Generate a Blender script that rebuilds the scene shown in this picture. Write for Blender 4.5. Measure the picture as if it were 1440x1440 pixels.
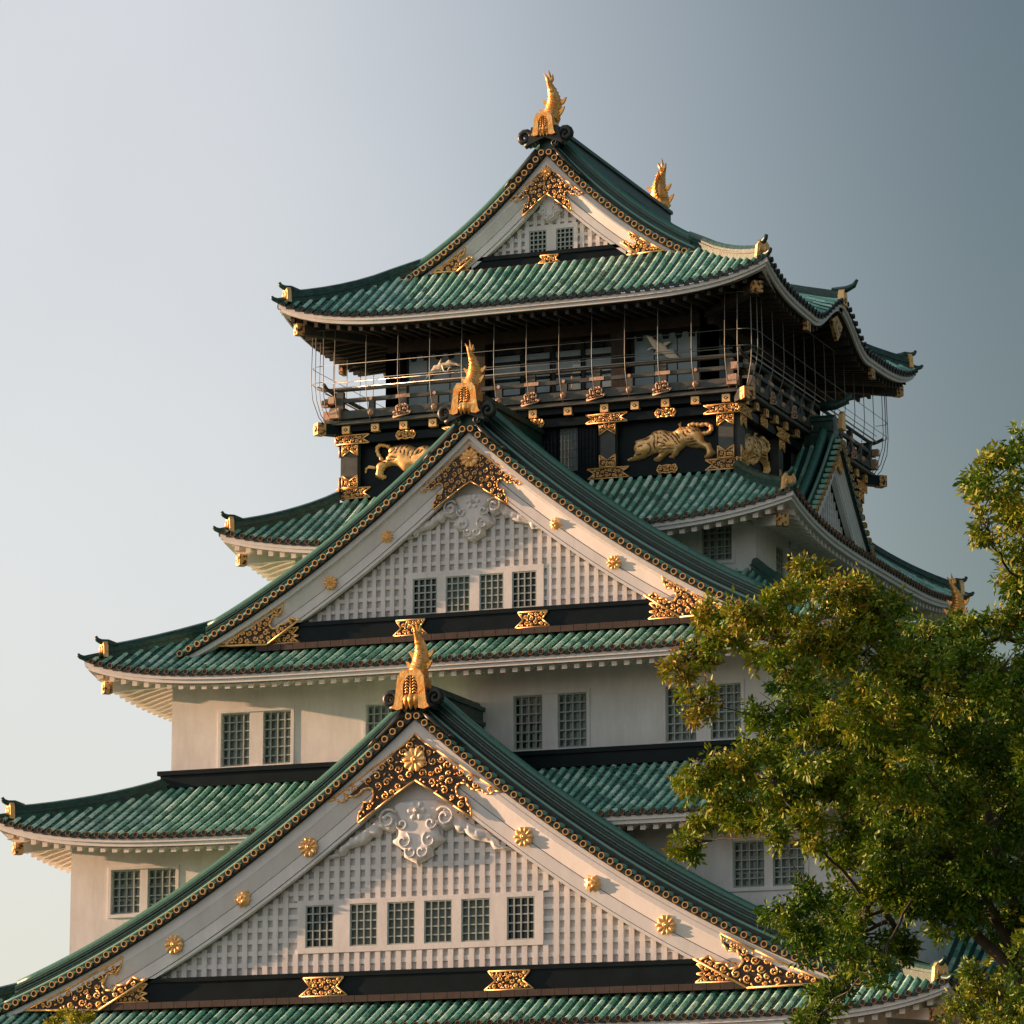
import bpy, math, random, json
import numpy as np
from mathutils import Vector, Matrix
from mathutils.geometry import delaunay_2d_cdt
for o in list(bpy.data.objects): bpy.data.objects.remove(o)
S=bpy.context.scene; COL=S.collection
PI=math.pi; R=math.radians
random.seed(7)
# ------------------------------------------------------------ camera
# castle axis at x=y=0, facade towards -y, camera height is z=0, ground z=-1.6
GZ=-1.6
cd=bpy.data.cameras.new('camera'); cam=bpy.data.objects.new('camera',cd); COL.objects.link(cam)
cd.sensor_fit='HORIZONTAL'; cd.sensor_width=36; cd.lens=36*6130/1440; cd.clip_start=1; cd.clip_end=6000
cam.location=(59.07,-162.75,0)
cam.rotation_euler=(R(90+11.346),0,R(21.239))
S.camera=cam
# ------------------------------------------------------------ sun, sky, exposure
SUN_AZ=82.0      # degrees left of the facade normal
SUN_EL=8.3
sd=Vector((-math.sin(R(SUN_AZ))*math.cos(R(SUN_EL)),-math.cos(R(SUN_AZ))*math.cos(R(SUN_EL)),math.sin(R(SUN_EL))))
sl=bpy.data.lights.new('sun','SUN'); so=bpy.data.objects.new('sun',sl); COL.objects.link(so)
sl.energy=5.0; sl.angle=R(0.55); sl.color=(1.0,.57,.33)
so.rotation_euler=(-sd).to_track_quat('-Z','Y').to_euler()
so.location=(-200,-200,120)
w=bpy.data.worlds.new('World'); S.world=w; w.use_nodes=True
nt=w.node_tree; nt.nodes.clear()
N=nt.nodes.new; L=nt.links.new
out=N('ShaderNodeOutputWorld'); add=N('ShaderNodeAddShader'); b1=N('ShaderNodeBackground'); b2=N('ShaderNodeBackground')
sky=N('ShaderNodeTexSky'); sky.sky_type='NISHITA'; sky.sun_disc=False
sky.sun_elevation=R(SUN_EL); sky.sun_rotation=math.atan2(sd.x,sd.y); sky.air_density=1.2; sky.dust_density=1.5; sky.ozone_density=2.2
b1.inputs[1].default_value=0.05
L(sky.outputs[0],b1.inputs[0])
# hazy evening veil: the haze is bright on the sun's side of the sky and falls away to slate on the far side
tc=N('ShaderNodeTexCoord'); nm=N('ShaderNodeVectorMath'); nm.operation='NORMALIZE'; L(tc.outputs['Generated'],nm.inputs[0])
dp=N('ShaderNodeVectorMath'); dp.operation='DOT_PRODUCT'; L(nm.outputs[0],dp.inputs[0])
Rv=Vector((math.cos(R(21.239)),math.sin(R(21.239)),0.16)); dp.inputs[1].default_value=Rv
mr=N('ShaderNodeMapRange'); L(dp.outputs['Value'],mr.inputs[0])
mr.inputs[1].default_value=-.10; mr.inputs[2].default_value=.21
cr=N('ShaderNodeValToRGB'); L(mr.outputs[0],cr.inputs[0])
e=cr.color_ramp.elements; cr.color_ramp.interpolation='B_SPLINE'
e[0].position=0; e[0].color=(.365,.333,.322,1)
e[1].position=1; e[1].color=(.020,.014,.006,1)
for p,c in ((.23,(.372,.346,.340)),(.42,(.266,.252,.256)),(.6,(.126,.123,.124)),(.79,(.034,.028,.018))):
    q=e.new(p); q.color=(*c,1)
nz=N('ShaderNodeTexNoise'); nz.inputs['Scale'].default_value=11; nz.inputs['Detail'].default_value=5; L(nm.outputs[0],nz.inputs['Vector'])
mx=N('ShaderNodeMix'); mx.data_type='RGBA'; mx.blend_type='MULTIPLY'; mx.inputs[0].default_value=.16
L(cr.outputs[0],mx.inputs[6]); L(nz.outputs['Fac'],mx.inputs[7])
L(mx.outputs[2],b2.inputs[0]); b2.inputs[1].default_value=0.84
L(b1.outputs[0],add.inputs[0]); L(b2.outputs[0],add.inputs[1]); L(add.outputs[0],out.inputs[0])
vs=S.view_settings; vs.view_transform='Standard'; vs.look='None'; vs.exposure=1.0; vs.gamma=1; vs.use_curve_mapping=False
S.render.engine='CYCLES'
# ------------------------------------------------------------ materials
def mat(name,c,rough=.6,metal=0,c2=None,scale=2.0,detail=6,bump=0,bscale=30,spec=.5,c3=None,lo=.35,hi=.65):
    m=bpy.data.materials.new(name); m.use_nodes=True; t=m.node_tree; b=t.nodes['Principled BSDF']
    b.inputs['Base Color'].default_value=(*c,1); b.inputs['Roughness'].default_value=rough; b.inputs['Metallic'].default_value=metal
    b.inputs['Specular IOR Level'].default_value=spec
    tcn=t.nodes.new('ShaderNodeTexCoord')
    if c2:
        n=t.nodes.new('ShaderNodeTexNoise'); n.inputs['Scale'].default_value=scale; n.inputs['Detail'].default_value=detail; n.inputs['Roughness'].default_value=.65
        t.links.new(tcn.outputs['Object'],n.inputs['Vector'])
        r=t.nodes.new('ShaderNodeValToRGB'); t.links.new(n.outputs['Fac'],r.inputs[0])
        r.color_ramp.elements[0].position=lo; r.color_ramp.elements[0].color=(*c,1)
        r.color_ramp.elements[1].position=hi; r.color_ramp.elements[1].color=(*c2,1)
        if c3: q=r.color_ramp.elements.new((lo+hi)/2); q.color=(*c3,1)
        t.links.new(r.outputs[0],b.inputs['Base Color'])
    if bump:
        n=t.nodes.new('ShaderNodeTexNoise'); n.inputs['Scale'].default_value=bscale; n.inputs['Detail'].default_value=4
        t.links.new(tcn.outputs['Object'],n.inputs['Vector'])
        bn=t.nodes.new('ShaderNodeBump'); bn.inputs['Strength'].default_value=bump; bn.inputs['Distance'].default_value=.03
        t.links.new(n.outputs['Fac'],bn.inputs['Height']); t.links.new(bn.outputs[0],b.inputs['Normal'])
    return m
M={}
def tile_mat(name,a,b_,c_,rough,nscale=.9):
    # weathered copper: every tile length has its own shade of patina, with streaks
    m=mat(name,a,rough); t=m.node_tree; b=t.nodes['Principled BSDF']
    tcn=t.nodes.new('ShaderNodeTexCoord')
    at=t.nodes.new('ShaderNodeAttribute'); at.attribute_name='shade'
    n=t.nodes.new('ShaderNodeTexNoise'); n.inputs['Scale'].default_value=nscale; n.inputs['Detail'].default_value=8; n.inputs['Roughness'].default_value=.7
    t.links.new(tcn.outputs['Object'],n.inputs['Vector'])
    ma=t.nodes.new('ShaderNodeMath'); ma.operation='MULTIPLY_ADD'; t.links.new(at.outputs['Fac'],ma.inputs[0]); ma.inputs[1].default_value=.5
    mb=t.nodes.new('ShaderNodeMath'); mb.operation='MULTIPLY'; t.links.new(n.outputs['Fac'],mb.inputs[0]); mb.inputs[1].default_value=.6
    t.links.new(mb.outputs[0],ma.inputs[2])
    r=t.nodes.new('ShaderNodeValToRGB'); t.links.new(ma.outputs[0],r.inputs[0])
    r.color_ramp.elements[0].position=.28; r.color_ramp.elements[0].color=(*a,1)
    r.color_ramp.elements[1].position=.78; r.color_ramp.elements[1].color=(*c_,1)
    q=r.color_ramp.elements.new(.5); q.color=(*b_,1)
    t.links.new(r.outputs[0],b.inputs['Base Color'])
    n2=t.nodes.new('ShaderNodeTexNoise'); n2.inputs['Scale'].default_value=14; n2.inputs['Detail'].default_value=5
    t.links.new(tcn.outputs['Object'],n2.inputs['Vector'])
    bn=t.nodes.new('ShaderNodeBump'); bn.inputs['Strength'].default_value=.3; bn.inputs['Distance'].default_value=.02
    t.links.new(n2.outputs['Fac'],bn.inputs['Height']); t.links.new(bn.outputs[0],b.inputs['Normal'])
    return m
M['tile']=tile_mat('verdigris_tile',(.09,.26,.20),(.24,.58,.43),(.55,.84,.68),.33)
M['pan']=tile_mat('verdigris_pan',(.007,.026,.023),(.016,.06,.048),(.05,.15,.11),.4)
M['ridge']=tile_mat('verdigris_ridge',(.004,.015,.014),(.012,.042,.035),(.05,.17,.125),.35,5.0)
M['pale']=mat('pale_copper',(.16,.36,.28),.35,c2=(.16,.32,.24))
def plaster(name,a,b_,amt,rough=.8):
    m=mat(name,a,rough,c2=b_,scale=.8,bump=.12,bscale=6,lo=.3,hi=.7); t=m.node_tree; b=t.nodes['Principled BSDF']
    src=b.inputs['Base Color'].links[0].from_socket
    tcn=t.nodes.new('ShaderNodeTexCoord'); mp=t.nodes.new('ShaderNodeMapping'); mp.inputs['Scale'].default_value=(1.1,1.1,.22)
    n=t.nodes.new('ShaderNodeTexNoise'); n.inputs['Scale'].default_value=1.6; n.inputs['Detail'].default_value=7; n.inputs['Roughness'].default_value=.7
    t.links.new(tcn.outputs['Object'],mp.inputs[0]); t.links.new(mp.outputs[0],n.inputs['Vector'])
    r=t.nodes.new('ShaderNodeValToRGB'); t.links.new(n.outputs['Fac'],r.inputs[0])
    r.color_ramp.elements[0].position=.36; r.color_ramp.elements[0].color=(.58,.56,.52,1); r.color_ramp.elements[1].position=.6; r.color_ramp.elements[1].color=(1,1,1,1)
    x=t.nodes.new('ShaderNodeMix'); x.data_type='RGBA'; x.blend_type='MULTIPLY'; x.inputs[0].default_value=amt
    t.links.new(src,x.inputs[6]); t.links.new(r.outputs[0],x.inputs[7]); t.links.new(x.outputs[2],b.inputs['Base Color'])
    return m
M['plaster']=plaster('white_plaster',(.70,.69,.675),(.80,.79,.78),.3)
M['whitewood']=plaster('white_paint',(.72,.72,.71),(.80,.80,.79),.2,.6)
M['eave']=plaster('eave_bounce_tint',(.72,.66,.60),(.80,.75,.69),.2)  # white plaster tinted warm, standing in for light bounced up under the eaves
M['groove']=mat('groove',(.06,.065,.065),.8)
M['latback']=mat('lattice_back',(.54,.54,.53),.85,c2=(.64,.63,.62),scale=2)
M['gold']=mat('gold_leaf',(.95,.48,.14),.42,.45,c2=(1.0,.68,.31),scale=5,bump=.25,bscale=25)
M['goldb']=mat('gold_polished',(.92,.34,.05),.32,.75,c2=(1.0,.60,.22),scale=4,bump=.8,bscale=9)
M['bronze']=mat('gilded_edge',(.48,.26,.08),.42,.5,c2=(.74,.44,.17),scale=3)
M['bronze2']=mat('dark_gilt_edge',(.10,.055,.025),.5,.4,c2=(.34,.19,.07),scale=5,lo=.4,hi=.7)
M['backing']=mat('bronze_backing',(.030,.018,.010),.5,.2,c2=(.06,.035,.018),scale=6)
M['lacquer']=mat('black_lacquer',(.002,.007,.009),.4,c2=(.005,.013,.016),scale=1.5,spec=.14)
M['darkmetal']=mat('dark_copper',(.012,.018,.017),.4,.3,c2=(.03,.035,.03),scale=3)
M['wood']=mat('dark_wood',(.018,.017,.015),.7,c2=(.045,.036,.028),scale=2)
M['greywood']=mat('weathered_wood',(.05,.06,.053),.6,c2=(.085,.092,.078),scale=3,bump=.3)
M['brown']=mat('brown_tile_strip',(.028,.017,.013),.7,c2=(.06,.034,.026),scale=3)
M['grille']=mat('grille_paint',(.30,.36,.33),.6,c2=(.40,.45,.41),scale=2)
M['pane']=mat('dark_pane',(.015,.025,.026),.25)
M['shutter']=mat('shutter_board',(.27,.32,.295),.7)
M['pane2']=mat('closed_shutter',(.13,.165,.155),.6)
M['copper']=mat('copper_fitting',(.55,.34,.21),.6,.2,c2=(.72,.48,.32),scale=6,bump=.4,bscale=20)
M['cloud']=mat('worn_gilt',(.05,.03,.015),.5,.4,c2=(.72,.40,.15),scale=7,detail=2,lo=.44,hi=.5)
M['glass']=mat('window_glass',(.16,.25,.28),.15,c2=(.24,.34,.37),scale=.6)
M['steel']=mat('steel',(.45,.42,.38),.3,.8)
M['cable']=mat('cable',(.20,.22,.20),.5,.3)
M['crane']=mat('pale_gold',(.95,.88,.70),.5,.0,c2=(.97,.93,.80),scale=6)
M['lampglow']=mat('lamp',(1,.5,.15),.5)
bb=M['lampglow'].node_tree.nodes['Principled BSDF']; bb.inputs['Emission Color'].default_value=(1,.45,.12,1); bb.inputs['Emission Strength'].default_value=1.2
# ------------------------------------------------------------ mesh builder
def T0(p): return p
def TR(p): return (-p[1],p[0],p[2])
def TL(p): return (p[1],-p[0],p[2])
def TB(p): return (-p[0],-p[1],p[2])
SIDES=(T0,TR,TB,TL)
class MB:
    def __init__(s,T=T0): s.v=[]; s.f=[]; s.m=[]; s.T=T; s.mi=0; s.sm=[]; s.smooth=False; s.val=.5; s.cv=[]
    def q(s,*idx): s.f.append(idx); s.m.append(s.mi); s.sm.append(s.smooth)
    def av(s,p): s.v.append(s.T(p)); s.cv.append(s.val); return len(s.v)-1
    def box(s,x0,x1,y0,y1,z0,z1):
        i=[s.av((x,y,z)) for z in (z0,z1) for y in (y0,y1) for x in (x0,x1)]
        for a in ((0,2,3,1),(4,5,7,6),(0,1,5,4),(2,6,7,3),(0,4,6,2),(1,3,7,5)): s.q(*[i[k] for k in a])
    def grid(s,rows,closed=False):
        ids=[[s.av(p) for p in r] for r in rows]
        for a,b in zip(ids,ids[1:]):
            n=len(a)
            for k in range(n if closed else n-1):
                s.q(a[k],a[(k+1)%n],b[(k+1)%n],b[k])
        return ids
    def hexa(s,a,b): # two quads of 4 points
        i=[s.av(p) for p in a]; j=[s.av(p) for p in b]
        s.q(*i[::-1]); s.q(*j)
        for k in range(4): s.q(i[k],i[(k+1)%4],j[(k+1)%4],j[k])
    def tube(s,path,r,n=6,cap=True,up=None):
        P=[Vector(p) for p in path]; k=len(P)
        if not hasattr(r,'__len__'): r=[r]*k
        rows=[]; ref=None
        for i in range(k):
            t=(P[min(i+1,k-1)]-P[max(i-1,0)]); t=t.normalized() if t.length>1e-9 else Vector((0,0,1))
            if ref is None: ref=t.orthogonal().normalized()
            ref=(ref-t*ref.dot(t)); ref=ref.normalized() if ref.length>1e-6 else t.orthogonal().normalized()
            b=t.cross(ref)
            rows.append([tuple(P[i]+(ref*math.cos(2*PI*a/n)+b*math.sin(2*PI*a/n))*r[i]) for a in range(n)])
        o=s.smooth; s.smooth=True; ids=s.grid(rows,True); s.smooth=o
        if cap: s.q(*ids[0][::-1]); s.q(*ids[-1])
    def sweep(s,path,sec,cap=True,closed=True,flat=False):
        # section points (side, up); side = horizontal perpendicular of the path
        P=[Vector(p) for p in path]; k=len(P); rows=[]; last=None
        for i in range(k):
            t=P[min(i+1,k-1)]-P[max(i-1,0)]; h=Vector((t.x,t.y,0))
            if h.length<1e-6: sd_=last or Vector((1,0,0))
            else: h.normalize(); sd_=Vector((h.y,-h.x,0))
            last=sd_
            rows.append([tuple(P[i]+sd_*a+Vector((0,0,b))) for a,b in sec])
        ids=s.grid(rows,closed)
        if cap: s.q(*ids[0][::-1]); s.q(*ids[-1])
    def prism(s,poly,y0,y1): # polygon in (x,z), extruded in y
        n=len(poly); a=[s.av((x,y0,z)) for x,z in poly]; b=[s.av((x,y1,z)) for x,z in poly]
        s.q(*a); s.q(*b[::-1])
        for i in range(n): s.q(a[i],b[i],b[(i+1)%n],a[(i+1)%n])
    def disc(s,c,r,y0,y1,n=12,inner=0): # cylinder/ring facing -y, centre (x,z)
        x,z=c
        a=[(x+r*math.cos(2*PI*k/n),z+r*math.sin(2*PI*k/n)) for k in range(n)]
        if not inner: s.prism(a,y0,y1); return
        b=[(x+inner*math.cos(2*PI*k/n),z+inner*math.sin(2*PI*k/n)) for k in range(n)]
        rows=[[(p[0],y1,p[1]) for p in a],[(p[0],y0,p[1]) for p in a],[(p[0],y0,p[1]) for p in b],[(p[0],y1,p[1]) for p in b]]
        s.grid(rows,True)
    def build(s,name,mats,parent=None,label=None):
        me=bpy.data.meshes.new(name); me.from_pydata(s.v,[],s.f)
        if not isinstance(mats,(list,tuple)): mats=[mats]
        for m in mats: me.materials.append(M[m] if isinstance(m,str) else m)
        me.polygons.foreach_set('material_index',s.m); me.polygons.foreach_set('use_smooth',s.sm)
        if any(m in ('tile','pan','ridge') for m in mats): at=me.attributes.new('shade','FLOAT','POINT'); at.data.foreach_set('value',s.cv)
        me.update()
        o=bpy.data.objects.new(name,me); COL.objects.link(o)
        if parent: o.parent=parent
        if label: o['label']=label
        return o
def empty(name,loc,label,cat,group=None,kind=None):
    o=bpy.data.objects.new(name,None); COL.objects.link(o); o.location=loc; o['label']=label; o['category']=cat
    if group: o['group']=group
    return o
def inside(p,poly):
    x,y=p; c=False; n=len(poly); j=n-1
    for i in range(n):
        xi,yi=poly[i]; xj,yj=poly[j]
        if (yi>y)!=(yj>y) and x<(xj-xi)*(y-yi)/(yj-yi)+xi: c=not c
        j=i
    return c
def pdist(p,poly):
    d=1e9; n=len(poly); px,py=p
    for i in range(n):
        ax,ay=poly[i]; bx,by=poly[(i+1)%n]; dx,dy=bx-ax,by-ay; l=dx*dx+dy*dy
        t=0 if l==0 else max(0,min(1,((px-ax)*dx+(py-ay)*dy)/l))
        q=math.hypot(px-ax-t*dx,py-ay-t*dy)
        if q<d: d=q
    return d
def relief(mb,poly,y,th,wd,res=.1,grooves=(),gd=.03,gw=.04):
    """rounded relief of polygon (x,z) standing th proud of plane y"""
    pts=[Vector(p) for p in poly]; n=len(poly)
    xs=[p[0] for p in poly]; zs=[p[1] for p in poly]
    x=min(xs); r=random.Random(3)
    while x<max(xs):
        z=min(zs)
        while z<max(zs):
            p=(x+r.uniform(-.2,.2)*res,z+r.uniform(-.2,.2)*res)
            if inside(p,poly) and pdist(p,poly)>res*.4: pts.append(Vector(p))
            z+=res
        x+=res
    vv,_,ff,_,_,_=delaunay_2d_cdt(pts,[],[list(range(n))],1,1e-5)
    ids=[]
    for v in vv:
        d=pdist(v,poly); h=th*math.sqrt(max(0,1-(1-min(d/wd,1))**2))
        g=0
        for gl in grooves:
            for a,b in zip(gl,gl[1:]):
                dd=pdist(v,[a,b]); g=max(g,1-dd/gw)
        h-=gd*max(0,g)
        ids.append(mb.av((v[0],y-h,v[1])))
    o=mb.smooth; mb.smooth=True
    for f in ff: mb.q(*[ids[k] for k in f])
    mb.smooth=o
def spiral(c,r0,r1,a0,turns,n=14,y=0,dirn=1):
    P=[]
    for i in range(n+1):
        t=i/n; a=a0+dirn*turns*2*PI*t; r=r0+(r1-r0)*t
        P.append((c[0]+r*math.cos(a),y,c[1]+r*math.sin(a)))
    return P
def filigree(mb,poly,y,s=1.0,seed=1,tb=.03,border=True):
    """openwork plate: dark backing (slot 1) with gilt border and scrolls (slot 0)"""
    tb*=1.18
    mb.mi=1; mb.prism(poly,y,y+.04); mb.mi=0
    n=len(poly)
    if border:
        for i in range(n):
            a=poly[i]; b=poly[(i+1)%n]; mb.tube([(a[0],y-.02,a[1]),(b[0],y-.02,b[1])],tb*1.35,5)
    r=random.Random(seed); xs=[p[0] for p in poly]; zs=[p[1] for p in poly]
    done=[]
    for k in range(3600):
        R0=(.17 if k<900 else .115 if k<2200 else .065)*s
        p=(r.uniform(min(xs),max(xs)),r.uniform(min(zs),max(zs)))
        if not inside(p,poly): continue
        d=pdist(p,poly)-tb
        if d<R0*.8: continue
        rad=min(R0,d)
        if any(math.hypot(p[0]-q[0],p[1]-q[1])<(rad+q[2])*1.0 for q in done): continue
        done.append((p[0],p[1],rad))
    for i,(x,z,rad) in enumerate(done):
        a=r.uniform(0,2*PI); dr=r.choice((-1,1))
        if rad<.09*s:   # leaf drop between the scrolls
            mb.tube([(x-rad*math.cos(a),y-.02,z-rad*math.sin(a)),(x,y-.04,z),(x+rad*math.cos(a),y-.02,z+rad*math.sin(a))],[tb*.6,tb*1.5,tb*.4],4); continue
        P=spiral((x,z),rad*.96,rad*.22,a,1.15,11,y-.03,dr)
        mb.tube(P,[tb*.8]+[tb]*9+[tb*1.3,tb*2.0],4)
        for q in (3,6):
            px_,_,pz_=P[q]; dx,dz=(px_-x),(pz_-z)
            mb.tube([(px_,y-.03,pz_),(px_-dx*.35+dz*.2*dr,y-.05,pz_-dz*.35-dx*.2*dr)],[tb*1.1,tb*1.5],4)
def flower(mb,c,r,y,petals=8,th=.12):
    x,z=c
    mb.smooth=True
    rows=[]; n=petals*4
    for rr,h in ((1,0),(1,.6),(.93,.9),(.6,.8),(.36,.5),(.30,.4)):
        row=[]
        for k in range(n):
            a=2*PI*k/n; pet=abs(math.cos(a*petals/2))
            rad=r*rr*((.86+.14*pet) if rr>.5 else 1); hh=th*h*(.15+.85*pet**.6 if rr>.3 else 1)
            row.append((x+rad*math.cos(a),y-hh,z+rad*math.sin(a)))
        rows.append(row)
    for rr,h in ((.24,1.15),(.1,1.4)):
        rows.append([(x+r*rr*math.cos(2*PI*k/n),y-th*h,z+r*rr*math.sin(2*PI*k/n)) for k in range(n)])
    ids=mb.grid(rows,True); mb.q(*ids[-1][::-1]); mb.smooth=False
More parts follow.
